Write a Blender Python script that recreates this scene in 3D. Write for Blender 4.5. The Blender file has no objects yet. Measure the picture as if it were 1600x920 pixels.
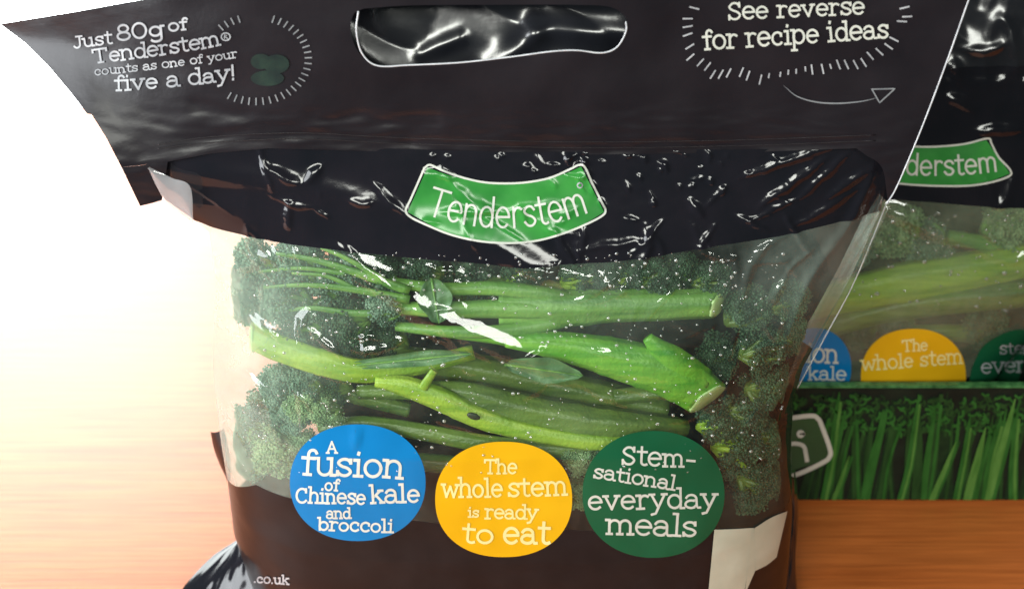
import bpy, bmesh, math, random
import numpy as np
from mathutils import Vector, Matrix

random.seed(7)
rng = np.random.default_rng(11)
scene = bpy.context.scene
COL = scene.collection

# ------------------------------------------------------------------ camera
PITCH = math.radians(35.0)
FPX = 2336.0                      # focal length in photo pixels (1600 wide)
CAM = np.array([0.0, -0.3686, 0.3967])
cam_d = bpy.data.cameras.new('camera')
cam_d.sensor_width = 36.0
cam_d.lens = FPX / 1600.0 * 36.0
cam_d.clip_start = 0.01
cam_d.clip_end = 50.0
cam_d.dof.use_dof = True
cam_d.dof.focus_distance = 0.445
cam_d.dof.aperture_fstop = 14.0
cam = bpy.data.objects.new('camera', cam_d)
cam.location = CAM
cam.rotation_euler = (math.radians(90.0) - PITCH, 0, 0)
COL.objects.link(cam)
scene.camera = cam

# ------------------------------------------------------------------ light
world = bpy.data.worlds.new('World')
scene.world = world
world.use_nodes = True
bg = world.node_tree.nodes['Background']
bg.inputs['Color'].default_value = (0.80, 0.95, 0.95, 1)
bg.inputs['Strength'].default_value = 0.07


def area_light(name, loc, target, sx, sy, power, color):
    d = bpy.data.lights.new(name, 'AREA')
    d.shape = 'RECTANGLE'
    d.size = sx
    d.size_y = sy
    d.energy = power
    d.color = color
    o = bpy.data.objects.new(name, d)
    o.location = loc
    v = Vector(target) - Vector(loc)
    o.rotation_euler = v.to_track_quat('-Z', 'Y').to_euler()
    COL.objects.link(o)
    return o


# ceiling panels behind the photographer (the window on the left is built with the setting)
area_light('ceiling_panel_light', (-0.46, -1.26, 1.00), (0.0, 0.0, 0.1), 0.72, 0.25, 14.0, (0.98, 1.0, 0.92))
area_light('ceiling_panel_light', (0.42, -1.27, 1.02), (0.0, 0.0, 0.1), 0.46, 0.22, 7.0, (0.98, 1.0, 0.92))
area_light('side_fill_light', (-0.78, -0.36, 0.36), (-0.1, 0.0, 0.16), 0.55, 0.55, 12.5, (0.93, 0.97, 1.0))  # unseen fill light, added to grey the header's left end

scene.view_settings.view_transform = 'Standard'
scene.view_settings.look = 'None'
scene.view_settings.exposure = 0.0
scene.view_settings.gamma = 1.0
scene.render.engine = 'CYCLES'
scene.cycles.max_bounces = 8
scene.cycles.transparent_max_bounces = 24
scene.cycles.caustics_reflective = False
scene.cycles.caustics_refractive = False
try:
    scene.cycles.use_denoising = True
except Exception:
    pass

# ------------------------------------------------------------------ geometry helpers
CP, SP = math.cos(PITCH), math.sin(PITCH)


def rays(px, py):
    """direction of the sight line through a photo pixel, scaled so that dy = 1"""
    px = np.asarray(px, float); py = np.asarray(py, float)
    a = (px - 800.0) / FPX
    b = -(py - 460.0) / FPX
    d = np.stack([a, CP + b * SP, -SP + b * CP], -1)
    return d / d[..., 1:2]


def at_y(px, py, y):
    """point of the place seen at a photo pixel, at depth y"""
    d = rays(px, py)
    return CAM + d * (np.asarray(y, float) - CAM[1])[..., None]


def at_table(px, py, z=0.0):
    d = rays(px, py)
    return CAM + d * ((z - CAM[2]) / d[..., 2])[..., None]


def hit(surf, px, py, ylo, yhi, n=60, coarse=None):
    """first point of the sight line on the height field y = surf(x, z)"""
    px = np.atleast_1d(np.asarray(px, float)); py = np.atleast_1d(np.asarray(py, float))
    shp = px.shape
    d = rays(px.ravel(), py.ravel())
    if coarse is None and hasattr(surf, '__self__') and surf.__name__ == 'surf':
        coarse = surf.__self__.base
    if coarse is None:
        coarse = getattr(surf, 'coarse', None)
    cs = coarse or surf
    ys = np.linspace(ylo, yhi, n)
    Nn = d.shape[0]
    Y = np.empty(Nn)
    CH = 8000
    for i in range(0, Nn, CH):
        dd = d[i:i + CH]
        P = CAM[None, None, :] + dd[:, None, :] * (ys - CAM[1])[None, :, None]
        g = P[..., 1] - cs(P[..., 0], P[..., 2])
        pos = g >= 0
        k = np.argmax(pos, axis=1)
        k = np.where(pos.any(axis=1), np.maximum(k, 1), n - 1)
        r = np.arange(len(dd))
        g0, g1 = g[r, k - 1], g[r, k]
        t = np.clip(np.where(np.abs(g1 - g0) > 1e-12, -g0 / (g1 - g0 + 1e-15), 0), 0, 1)
        Y[i:i + CH] = ys[k - 1] + (ys[k] - ys[k - 1]) * t
    if coarse is not None:
        for it in range(5):
            P = CAM + d * (Y - CAM[1])[:, None]
            y2 = surf(P[:, 0], P[:, 2])
            Y = Y + (np.clip(y2, Y - 0.004, Y + 0.004) - Y) * 0.82
    out = CAM + d * (Y - CAM[1])[:, None]
    return out.reshape(shp + (3,))


def smooth(a, b, x):
    t = np.clip((x - a) / (b - a), 0, 1)
    return t * t * (3 - 2 * t)


_perm = np.random.default_rng(5).permutation(512)


def noise2(x, y):
    xi = np.floor(x).astype(int); yi = np.floor(y).astype(int)
    xf = x - xi; yf = y - yi
    u = xf * xf * xf * (xf * (xf * 6 - 15) + 10)
    v = yf * yf * yf * (yf * (yf * 6 - 15) + 10)

    def gr(ix, iy, dx, dy):
        h = _perm[(_perm[ix & 511] + iy) & 511] * (2 * np.pi / 512.0)
        return np.cos(h) * dx + np.sin(h) * dy
    a = gr(xi, yi, xf, yf); b = gr(xi + 1, yi, xf - 1, yf)
    c = gr(xi, yi + 1, xf, yf - 1); d = gr(xi + 1, yi + 1, xf - 1, yf - 1)
    return (a + (b - a) * u) * (1 - v) + (c + (d - c) * u) * v


def catmull(P, n):
    P = np.asarray(P, float)
    if len(P) == 2:
        t = np.linspace(0, 1, n)[:, None]
        return P[0] * (1 - t) + P[1] * t
    Q = np.vstack([2 * P[0] - P[1], P, 2 * P[-1] - P[-2]])
    m = len(P) - 1
    ts = np.linspace(0, m, n)
    k = np.minimum(ts.astype(int), m - 1)
    t = (ts - k)[:, None]
    a, b, c, d = Q[k], Q[k + 1], Q[k + 2], Q[k + 3]
    return 0.5 * (2 * b + (c - a) * t + (2 * a - 5 * b + 4 * c - d) * t * t + (3 * b - a - 3 * c + d) * t ** 3)


def mesh_obj(name, verts, faces, mat, parent=None, smooth_shade=True):
    me = bpy.data.meshes.new(name)
    V = np.asarray(verts, np.float32)
    if isinstance(faces, np.ndarray):
        nf, k = faces.shape
        me.vertices.add(len(V)); me.vertices.foreach_set('co', V.ravel())
        me.loops.add(nf * k); me.loops.foreach_set('vertex_index', faces.astype(np.int32).ravel())
        me.polygons.add(nf)
        me.polygons.foreach_set('loop_start', np.arange(nf, dtype=np.int32) * k)
        me.polygons.foreach_set('loop_total', np.full(nf, k, np.int32))
        me.update(calc_edges=True)
        me.validate()
    else:
        me.from_pydata([tuple(map(float, v)) for v in V], [], [tuple(int(i) for i in f) for f in faces])
        me.update()
    if smooth_shade:
        me.shade_smooth()
    if mat:
        me.materials.append(mat)
    o = bpy.data.objects.new(name, me)
    COL.objects.link(o)
    if parent:
        o.parent = parent
        pm = Matrix.Translation(parent.location)
        q = parent.parent
        while q is not None:
            pm = Matrix.Translation(q.location) @ pm
            q = q.parent
        me.transform(pm.inverted())
    return o


def grid_faces(nr, nc, off=0, wrap=False):
    i = np.arange(nr - 1)[:, None]; j = np.arange(nc if wrap else nc - 1)[None, :]
    j2 = (j + 1) % nc
    return np.stack([off + i * nc + j, off + i * nc + j2, off + (i + 1) * nc + j2, off + (i + 1) * nc + j], -1).reshape(-1, 4)


def thing(name, loc, label, cat, group=None):
    o = bpy.data.objects.new(name, None)
    o.empty_display_size = 0.02
    o.location = loc
    COL.objects.link(o)
    tag(o, label, cat, group)
    return o


def tag(o, label, cat, group=None):
    o['label'] = label
    o['category'] = cat
    if group:
        o['group'] = group


class MB:
    """collects pieces of one mesh"""
    def __init__(self):
        self.v = []; self.f = []; self.n = 0

    def add(self, verts, faces):
        verts = np.asarray(verts, float)
        self.v.append(verts)
        self.f += [tuple(i + self.n for i in q) for q in faces]
        self.n += len(verts)

    def build(self, name, mat, parent=None, smooth_shade=True):
        return mesh_obj(name, np.vstack(self.v), self.f, mat, parent, smooth_shade)


def tube(mb, P, R, sides=10, rib=0.0, ribn=7, cap=True, seed=0, flat=1.0):
    P = np.asarray(P, float); R = np.asarray(R, float)
    n = len(P)
    T = np.gradient(P, axis=0)
    T /= np.linalg.norm(T, axis=1, keepdims=True) + 1e-12
    up = np.array([0.0, -1.0, 0.2])
    th = np.linspace(0, 2 * np.pi, sides, endpoint=False)
    V = []
    for i in range(n):
        a = np.cross(T[i], up); a /= np.linalg.norm(a) + 1e-9
        b = np.cross(a, T[i])
        rr = R[i] * (1 + rib * np.cos(ribn * th + seed) + rib * 0.8 * np.cos(3 * th + seed * 2 + i * 0.05)
                     + rib * 0.7 * noise2(th * 1.3 + seed, np.full(sides, i * 0.21 + seed)))
        V.append(P[i] + a * (rr * np.cos(th))[:, None] + b * (rr * flat * np.sin(th))[:, None])
    V = np.vstack(V)
    F = [tuple(q) for q in grid_faces(n, sides, 0, True).tolist()]
    if cap:
        F.append(tuple(range(sides))[::-1])
        F.append(tuple(range((n - 1) * sides, n * sides)))
    mb.add(V, F)


# ------------------------------------------------------------------ materials
def new_mat(name):
    m = bpy.data.materials.new(name)
    m.use_nodes = True
    nt = m.node_tree
    for nd in list(nt.nodes):
        nt.nodes.remove(nd)
    out = nt.nodes.new('ShaderNodeOutputMaterial')
    return m, nt, out


def N(nt, typ, **kw):
    nd = nt.nodes.new(typ)
    for k, v in kw.items():
        if k.startswith('in_'):
            nd.inputs[k[3:].replace('_', ' ')].default_value = v
        else:
            setattr(nd, k, v)
    return nd


def noise_node(nt, scale, detail=3.0, rough=0.55, vec=None, stretch=None):
    tc = N(nt, 'ShaderNodeTexCoord')
    mp = N(nt, 'ShaderNodeMapping')
    if stretch:
        mp.inputs['Scale'].default_value = stretch
    nt.links.new(tc.outputs['Object'], mp.inputs['Vector'])
    nz = N(nt, 'ShaderNodeTexNoise')
    nz.inputs['Scale'].default_value = scale
    nz.inputs['Detail'].default_value = detail
    nz.inputs['Roughness'].default_value = rough
    nt.links.new(mp.outputs['Vector'], nz.inputs['Vector'])
    return nz


def ramp(nt, src, stops):
    r = N(nt, 'ShaderNodeValToRGB')
    e = r.color_ramp.elements
    while len(e) < len(stops):
        e.new(0.5)
    for k, (p, c) in enumerate(stops):
        e[k].position = p
        e[k].color = (*c, 1) if len(c) == 3 else c
    nt.links.new(src, r.inputs['Fac'])
    return r


def solid(name, c0, c1, scale=120, rough=0.45, bump=0.0, bscale=400, stretch=None, spec=0.5, sss=0.0, detail=3.0, coat=0.0):
    m, nt, out = new_mat(name)
    p = N(nt, 'ShaderNodeBsdfPrincipled')
    nz = noise_node(nt, scale, detail, stretch=stretch)
    r = ramp(nt, nz.outputs['Fac'], [(0.3, c0), (0.7, c1)])
    nt.links.new(r.outputs['Color'], p.inputs['Base Color'])
    p.inputs['Roughness'].default_value = rough
    p.inputs['Specular IOR Level'].default_value = spec
    if coat:
        p.inputs['Coat Weight'].default_value = coat
        p.inputs['Coat Roughness'].default_value = 0.08
    if sss:
        p.inputs['Subsurface Weight'].default_value = sss
        p.inputs['Subsurface Radius'].default_value = (0.004, 0.006, 0.002)
        p.inputs['Subsurface Scale'].default_value = 1.0
    if bump:
        bn = noise_node(nt, bscale, 3.0)
        b = N(nt, 'ShaderNodeBump')
        b.inputs['Strength'].default_value = bump
        b.inputs['Distance'].default_value = 0.001
        nt.links.new(bn.outputs['Fac'], b.inputs['Height'])
        nt.links.new(b.outputs['Normal'], p.inputs['Normal'])
    nt.links.new(p.outputs['BSDF'], out.inputs['Surface'])
    return m


def film(name, haze0, haze1, tint=(0.93, 0.96, 0.94), gain=1.25, rough=0.05, hscale=55, hazecol=(0.75, 0.80, 0.76), fog=()):
    """clear plastic film: straight-through transmission, Fresnel gloss and patchy condensation"""
    m, nt, out = new_mat(name)
    tr = N(nt, 'ShaderNodeBsdfTransparent'); tr.inputs['Color'].default_value = (*tint, 1)
    gl = N(nt, 'ShaderNodeBsdfGlossy'); gl.inputs['Roughness'].default_value = rough
    df = N(nt, 'ShaderNodeBsdfDiffuse'); df.inputs['Color'].default_value = (*hazecol, 1)
    tl = N(nt, 'ShaderNodeBsdfTranslucent'); tl.inputs['Color'].default_value = (*hazecol, 1)
    ml = N(nt, 'ShaderNodeMixShader'); ml.inputs['Fac'].default_value = 0.4
    nt.links.new(df.outputs[0], ml.inputs[1]); nt.links.new(tl.outputs[0], ml.inputs[2])
    lw = N(nt, 'ShaderNodeLayerWeight'); lw.inputs['Blend'].default_value = 0.5
    pw = N(nt, 'ShaderNodeMath', operation='POWER'); pw.inputs[1].default_value = 5.0
    nt.links.new(lw.outputs['Facing'], pw.inputs[0])
    ma = N(nt, 'ShaderNodeMath', operation='MULTIPLY_ADD')
    ma.inputs[1].default_value = 0.6
    ma.inputs[2].default_value = 0.04 * gain
    ma.use_clamp = True
    nt.links.new(pw.outputs[0], ma.inputs[0])
    nz = noise_node(nt, hscale, 5.0, 0.65)
    hr = ramp(nt, nz.outputs['Fac'], [(0.35, (haze0,) * 3), (0.75, (haze1,) * 3)])
    m1 = N(nt, 'ShaderNodeMixShader')
    last = hr.outputs['Color']
    for (fx, fy, fz, fr, amt) in fog:      # thicker haze: condensation, and at left a painted veil of pale light
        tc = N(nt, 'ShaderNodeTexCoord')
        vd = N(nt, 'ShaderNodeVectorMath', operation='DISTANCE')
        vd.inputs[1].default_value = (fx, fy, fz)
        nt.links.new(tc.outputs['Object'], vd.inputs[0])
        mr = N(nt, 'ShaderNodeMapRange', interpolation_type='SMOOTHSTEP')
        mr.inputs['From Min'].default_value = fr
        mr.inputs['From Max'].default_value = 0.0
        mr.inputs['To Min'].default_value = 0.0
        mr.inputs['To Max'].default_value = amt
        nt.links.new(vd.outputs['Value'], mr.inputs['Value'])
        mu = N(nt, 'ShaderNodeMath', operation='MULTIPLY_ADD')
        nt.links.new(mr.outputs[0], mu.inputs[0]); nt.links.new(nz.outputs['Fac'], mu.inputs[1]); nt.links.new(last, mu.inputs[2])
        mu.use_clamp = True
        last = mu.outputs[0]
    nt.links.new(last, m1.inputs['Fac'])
    nt.links.new(tr.outputs[0], m1.inputs[1]); nt.links.new(ml.outputs[0], m1.inputs[2])
    m2 = N(nt, 'ShaderNodeMixShader')
    nt.links.new(ma.outputs[0], m2.inputs['Fac'])
    nt.links.new(m1.outputs[0], m2.inputs[1]); nt.links.new(gl.outputs[0], m2.inputs[2])
    nt.links.new(m2.outputs[0], out.inputs['Surface'])
    return m


def wood_mat():
    m, nt, out = new_mat('wood_laminate')
    p = N(nt, 'ShaderNodeBsdfPrincipled')
    n1 = noise_node(nt, 9.0, 5.0, 0.6, stretch=(1.0, 9.0, 1.0))
    n2 = noise_node(nt, 60.0, 4.0, 0.6, stretch=(0.35, 9.0, 1.0))
    r1 = ramp(nt, n1.outputs['Fac'], [(0.3, (0.58, 0.135, 0.024)), (0.55, (0.70, 0.185, 0.038)), (0.75, (0.64, 0.155, 0.028))])
    r2 = ramp(nt, n2.outputs['Fac'], [(0.33, (0.66, 0.62, 0.58)), (0.62, (1, 1, 1))])
    mx = N(nt, 'ShaderNodeMix', data_type='RGBA', blend_type='MULTIPLY')
    mx.inputs['Factor'].default_value = 0.85
    nt.links.new(r1.outputs['Color'], mx.inputs[6]); nt.links.new(r2.outputs['Color'], mx.inputs[7])
    nt.links.new(mx.outputs[2], p.inputs['Base Color'])
    p.inputs['Roughness'].default_value = 0.42
    p.inputs['Specular IOR Level'].default_value = 0.8
    b = N(nt, 'ShaderNodeBump'); b.inputs['Strength'].default_value = 0.06; b.inputs['Distance'].default_value = 0.001
    nt.links.new(n2.outputs['Fac'], b.inputs['Height']); nt.links.new(b.outputs['Normal'], p.inputs['Normal'])
    nt.links.new(p.outputs['BSDF'], out.inputs['Surface'])
    return m


M = {}
M['wood'] = wood_mat()
M['wall'] = solid('pale_wall_paint', (0.78, 0.86, 0.80), (0.82, 0.89, 0.84), 8, 0.6, 0.05, 90)
M['black_film'] = solid('black_printed_film', (0.007, 0.008, 0.011), (0.012, 0.011, 0.015), 60, 0.11, 0.03, 260, spec=0.42)
M['header_film'] = solid('black_header_film', (0.009, 0.0075, 0.010), (0.016, 0.013, 0.016), 40, 0.34, 0.08, 300, spec=0.32)
M['base_film'] = solid('black_base_film', (0.008, 0.007, 0.008), (0.013, 0.011, 0.012), 60, 0.28, 0.05, 260, spec=0.26)
M['black_gloss'] = solid('black_gloss_film', (0.008, 0.009, 0.012), (0.014, 0.015, 0.019), 60, 0.19, 0.05, 200, spec=0.8)
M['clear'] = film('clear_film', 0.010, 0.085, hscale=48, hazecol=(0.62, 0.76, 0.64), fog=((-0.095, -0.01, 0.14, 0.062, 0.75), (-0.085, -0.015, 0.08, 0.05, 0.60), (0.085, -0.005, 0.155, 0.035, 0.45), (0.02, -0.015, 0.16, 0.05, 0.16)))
M['clear_side'] = film('clear_side_film', 0.12, 0.34, hazecol=(0.85, 0.86, 0.86))
M['foggy'] = film('foggy_clear_film', 0.16, 0.46, hscale=45, hazecol=(0.50, 0.58, 0.40))
M['rim'] = film('film_cut_edge', 0.45, 0.6, hazecol=(0.8, 0.82, 0.85), gain=3)
M['cream'] = solid('cream_print_ink', (0.55, 0.57, 0.51), (0.64, 0.65, 0.58), 200, 0.4, spec=0.25)
M['grey_ink'] = solid('grey_print_ink', (0.24, 0.25, 0.27), (0.52, 0.53, 0.55), 160, 0.4, spec=0.25)
M['dim_ink'] = solid('dim_print_ink', (0.16, 0.17, 0.18), (0.26, 0.27, 0.28), 200, 0.35)
M['yellow_ink'] = solid('pale_yellow_print_ink', (0.76, 0.68, 0.28), (0.80, 0.72, 0.33), 200, 0.4, spec=0.25)
M['blue'] = solid('blue_print', (0.003, 0.155, 0.40), (0.005, 0.175, 0.44), 40, 0.3, spec=0.22)
M['amber'] = solid('amber_print', (0.68, 0.37, 0.006), (0.74, 0.42, 0.010), 40, 0.3, spec=0.22)
M['dgreen'] = solid('dark_green_print', (0.006, 0.085, 0.035), (0.010, 0.105, 0.045), 40, 0.3, spec=0.22)
M['logo_green'] = solid('logo_green_print', (0.015, 0.17, 0.025), (0.045, 0.29, 0.05), 70, 0.22)
M['label'] = solid('cream_label_print', (0.50, 0.52, 0.41), (0.58, 0.60, 0.49), 90, 0.3)
M['stem_bright'] = solid('bright_green_stalk', (0.05, 0.26, 0.014), (0.22, 0.50, 0.045), 90, 0.36, 0.35, 700, (0.25, 3.5, 3.5), sss=0.0)
M['stem_mid'] = solid('mid_green_stalk', (0.065, 0.19, 0.03), (0.20, 0.40, 0.075), 90, 0.4, 0.35, 700, (0.25, 3.5, 3.5))
M['stem_lime'] = solid('lime_stalk', (0.15, 0.31, 0.018), (0.38, 0.54, 0.055), 90, 0.4, 0.35, 700, (0.25, 3.5, 3.5))
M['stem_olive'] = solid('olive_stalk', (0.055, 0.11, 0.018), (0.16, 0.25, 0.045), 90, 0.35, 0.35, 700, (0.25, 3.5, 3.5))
M['cut'] = solid('pale_cut_stalk_flesh', (0.38, 0.60, 0.18), (0.55, 0.72, 0.34), 300, 0.4, 0.3, 900)
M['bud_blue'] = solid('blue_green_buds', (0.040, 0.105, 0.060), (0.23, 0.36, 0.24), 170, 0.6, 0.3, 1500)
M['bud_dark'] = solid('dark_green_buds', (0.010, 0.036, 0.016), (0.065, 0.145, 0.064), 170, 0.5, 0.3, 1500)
M['bud_pale'] = solid('pale_green_buds', (0.10, 0.22, 0.08), (0.36, 0.50, 0.24), 260, 0.55, 0.3, 1500)
M['leaf'] = solid('green_leaf', (0.05, 0.13, 0.045), (0.12, 0.24, 0.09), 120, 0.45, 0.5, 300)
M['drop'] = film('water_drops', 0.22, 0.34, gain=5.0, rough=0.03, hazecol=(0.9, 0.95, 0.9))
M['box_dark'] = solid('dark_box_print', (0.006, 0.010, 0.008), (0.012, 0.022, 0.014), 90, 0.55, spec=0.2)
M['box_rim'] = solid('glossy_highlit_box_rim', (0.015, 0.08, 0.025), (0.10, 0.30, 0.10), 260, 0.14, 0.6, 420)
M['box_card'] = solid('grey_card', (0.12, 0.11, 0.10), (0.16, 0.15, 0.13), 90, 0.8)
M['box_g1'] = solid('box_print_green_dark', (0.010, 0.042, 0.011), (0.025, 0.085, 0.022), 160, 0.55, stretch=(2, 1, 0.4), spec=0.2)
M['box_g2'] = solid('box_print_green_mid', (0.014, 0.085, 0.014), (0.036, 0.16, 0.030), 160, 0.55, stretch=(2, 1, 0.4), spec=0.2)
M['box_g3'] = solid('box_print_green_light', (0.045, 0.16, 0.025), (0.11, 0.27, 0.06), 160, 0.55, stretch=(2, 1, 0.4), spec=0.2)
M['badge_print'] = solid('box_badge_print', (0.010, 0.060, 0.018), (0.016, 0.085, 0.026), 60, 0.3)
M['pic'] = solid('printed_floret_picture', (0.012, 0.018, 0.019), (0.022, 0.040, 0.030), 200, 0.3)

# ------------------------------------------------------------------ stroke lettering
def arc(cx, cy, rx, ry, a0, a1, n=12):
    a = np.radians(np.linspace(a0, a1, n))
    return [(cx + rx * math.cos(t), cy + ry * math.sin(t)) for t in a]


def L(*p):
    return list(p)


def sb(x, y, l=0.17, r=0.17):
    return L((x - l, y), (x + r, y))


def glyphs(serif=True):
    G = {}
    s = serif
    def S(*items):
        return [i for i in items if i]
    sf = (lambda *a, **k: sb(*a, **k)) if s else (lambda *a, **k: None)
    G['a'] = (0.95, S(arc(0.42, 0.68, 0.30, 0.32, 160, 0, 9) + [(0.72, 0.12), (0.78, 0.0), (0.92, 0.0)] if s else arc(0.44, 0.5, 0.36, 0.5, 0, 360, 18),
                      arc(0.40, 0.29, 0.33, 0.29, 60, 300, 12) if s else L((0.80, 1.0), (0.80, 0)),
                      L((0.56, 0.55), (0.72, 0.58)) if s else None, L((0.56, 0.04), (0.72, 0.2)) if s else None))
    G['b'] = (0.95, S(L((0.14, 1.5), (0.14, 0.0)), arc(0.48, 0.5, 0.36, 0.5, 0, 360, 18), sf(0.14, 1.5, 0.17, 0.02)))
    G['c'] = (0.88, S(arc(0.47, 0.5, 0.37, 0.5, 45, 315, 16), L((0.73, 0.88), (0.73, 0.68)) if s else None))
    G['d'] = (1.0, S(L((0.80, 1.5), (0.80, 0.0)), arc(0.45, 0.5, 0.36, 0.5, 0, 360, 18), sf(0.80, 1.5, 0.2, 0.02), sf(0.80, 0, 0.02, 0.2)))
    G['e'] = (0.92, S(L((0.10, 0.53), (0.82, 0.53)), arc(0.46, 0.5, 0.37, 0.5, 4, 315, 16)))
    G['f'] = (0.68, S([(0.70, 1.32)] + arc(0.52, 1.22, 0.2, 0.28, 50, 180, 7) + [(0.32, 0.0)], L((0.05, 1.0), (0.62, 1.0)), sf(0.32, 0)))
    G['g'] = (0.96, S(arc(0.44, 0.52, 0.35, 0.46, 0, 360, 18), [(0.80, 1.0), (0.80, -0.2)] + arc(0.46, -0.2, 0.34, 0.32, 0, -150, 9), sf(0.80, 1.0, 0.02, 0.2)))
    G['h'] = (1.02, S(L((0.18, 1.5), (0.18, 0)), arc(0.49, 0.62, 0.31, 0.38, 180, 0, 10) + [(0.80, 0)], sf(0.18, 1.5, 0.18, 0.02), sf(0.18, 0, .15, .15), sf(0.80, 0, .15, .15)))
    G['i'] = (0.52, S(L((0.27, 1.0), (0.27, 0)), sf(0.27, 1.0, 0.2, 0.02), sf(0.27, 0, .2, .2), L((0.25, 1.36), (0.27, 1.46))))
    G['k'] = (0.98, S(L((0.18, 1.5), (0.18, 0)), L((0.72, 1.0), (0.20, 0.45)), L((0.40, 0.62), (0.82, 0.0)), sf(0.18, 1.5, 0.18, 0.02), sf(0.18, 0, .15, .15), sf(0.72, 1.0, .15, .15), sf(0.82, 0, .15, .13)))
    G['l'] = (0.52, S(L((0.26, 1.5), (0.26, 0)), sf(0.26, 1.5, 0.2, 0.02), sf(0.26, 0, .2, .2)))
    G['m'] = (1.46, S(L((0.18, 1.0), (0.18, 0)), arc(0.45, 0.65, 0.27, 0.35, 180, 0, 9) + [(0.72, 0)], arc(0.99, 0.65, 0.27, 0.35, 180, 0, 9) + [(1.26, 0)],
                      sf(0.18, 1.0, 0.18, 0.02), sf(0.18, 0, .14, .14), sf(0.72, 0, .14, .14), sf(1.26, 0, .14, .16)))
    G['n'] = (1.02, S(L((0.18, 1.0), (0.18, 0)), arc(0.49, 0.62, 0.31, 0.38, 180, 0, 10) + [(0.80, 0)], sf(0.18, 1.0, 0.18, 0.02), sf(0.18, 0, .15, .15), sf(0.80, 0, .15, .15)))
    G['o'] = (0.96, S(arc(0.48, 0.5, 0.38, 0.5, 0, 360, 20)))
    G['p'] = (0.98, S(L((0.18, 1.0), (0.18, -0.5)), arc(0.50, 0.5, 0.35, 0.5, 0, 360, 18), sf(0.18, 1.0, 0.18, 0.02), sf(0.18, -0.5)))
    G['r'] = (0.78, S(L((0.22, 1.0), (0.22, 0)), arc(0.50, 0.60, 0.28, 0.38, 175, 50, 8), sf(0.22, 1.0, 0.2, 0.02), sf(0.22, 0, .2, .22)))
    G['s'] = (0.82, S(catmull([(0.70, 0.80), (0.55, 0.97), (0.30, 0.97), (0.12, 0.76), (0.30, 0.56), (0.55, 0.46), (0.71, 0.25), (0.54, 0.03), (0.28, 0.03), (0.10, 0.22)], 28).tolist(),
                      L((0.70, 0.98), (0.70, 0.76)) if s else None, L((0.10, 0.03), (0.10, 0.26)) if s else None))
    G['t'] = (0.70, S([(0.30, 1.36), (0.30, 0.22)] + arc(0.50, 0.22, 0.2, 0.22, 180, 310, 7), L((0.05, 1.0), (0.62, 1.0))))
    G['u'] = (1.02, S([(0.18, 1.0), (0.18, 0.36)] + arc(0.48, 0.36, 0.30, 0.36, 180, 350, 9), L((0.80, 1.0), (0.80, 0)), sf(0.18, 1.0, .18, .02), sf(0.80, 1.0, .18, .02), sf(0.80, 0, .02, .18)))
    G['v'] = (0.95, S(L((0.10, 1.0), (0.46, 0.0)), L((0.46, 0.0), (0.82, 1.0)), sf(0.10, 1.0, .12, .16), sf(0.82, 1.0, .16, .12)))
    G['w'] = (1.36, S(L((0.10, 1.0), (0.38, 0.0)), L((0.38, 0.0), (0.66, 0.85)), L((0.66, 0.85), (0.94, 0.0)), L((0.94, 0.0), (1.22, 1.0)), sf(0.10, 1.0, .12, .16), sf(1.22, 1.0, .16, .12)))
    G['y'] = (0.95, S(L((0.12, 1.0), (0.48, 0.05)), L((0.84, 1.0), (0.48, 0.05), (0.32, -0.38), (0.10, -0.45)), sf(0.12, 1.0, .12, .16), sf(0.84, 1.0, .16, .12)))
    G['A'] = (1.2, S(L((0.12, 0), (0.58, 1.4)), L((0.58, 1.4), (1.05, 0)), L((0.28, 0.5), (0.88, 0.5)), sf(0.12, 0, .12, .16), sf(1.05, 0, .16, .12)))
    G['C'] = (1.15, S(arc(0.60, 0.68, 0.50, 0.70, 45, 315, 18), L((0.96, 1.35), (0.96, 1.0)) if s else None))
    G['J'] = (0.85, S([(0.60, 1.35), (0.60, 0.3)] + arc(0.34, 0.3, 0.26, 0.32, 0, -160, 8), L((0.30, 1.35), (0.82, 1.35))))
    G['S'] = (1.0, S(catmull([(0.84, 1.12), (0.66, 1.37), (0.36, 1.37), (0.14, 1.05), (0.36, 0.78), (0.66, 0.62), (0.86, 0.34), (0.66, 0.02), (0.32, 0.02), (0.10, 0.30)], 28).tolist(),
                     L((0.84, 1.42), (0.84, 1.05)) if s else None, L((0.10, -0.02), (0.10, 0.36)) if s else None))
    G['T'] = (1.2, S(L((0.60, 1.38), (0.60, 0)), L((0.08, 1.38), (1.12, 1.38)), sf(0.60, 0, .2, .2), L((0.08, 1.40), (0.08, 1.12)) if s else None, L((1.12, 1.40), (1.12, 1.12)) if s else None))
    G['8'] = (0.98, S(arc(0.48, 1.03, 0.28, 0.34, 0, 360, 16), arc(0.48, 0.34, 0.36, 0.36, 0, 360, 18)))
    G['0'] = (1.02, S(arc(0.5, 0.7, 0.40, 0.70, 0, 360, 20)))
    G['!'] = (0.45, S(L((0.26, 1.5), (0.22, 0.42)), L((0.20, 0.0), (0.21, 0.10))))
    G['-'] = (0.7, S(L((0.10, 0.55), (0.60, 0.55))))
    G['.'] = (0.4, S(L((0.18, 0.0), (0.20, 0.10))))
    G[' '] = (0.55, [])
    return G


G_SLAB = glyphs(True)
G_SANS = glyphs(False)


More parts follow.
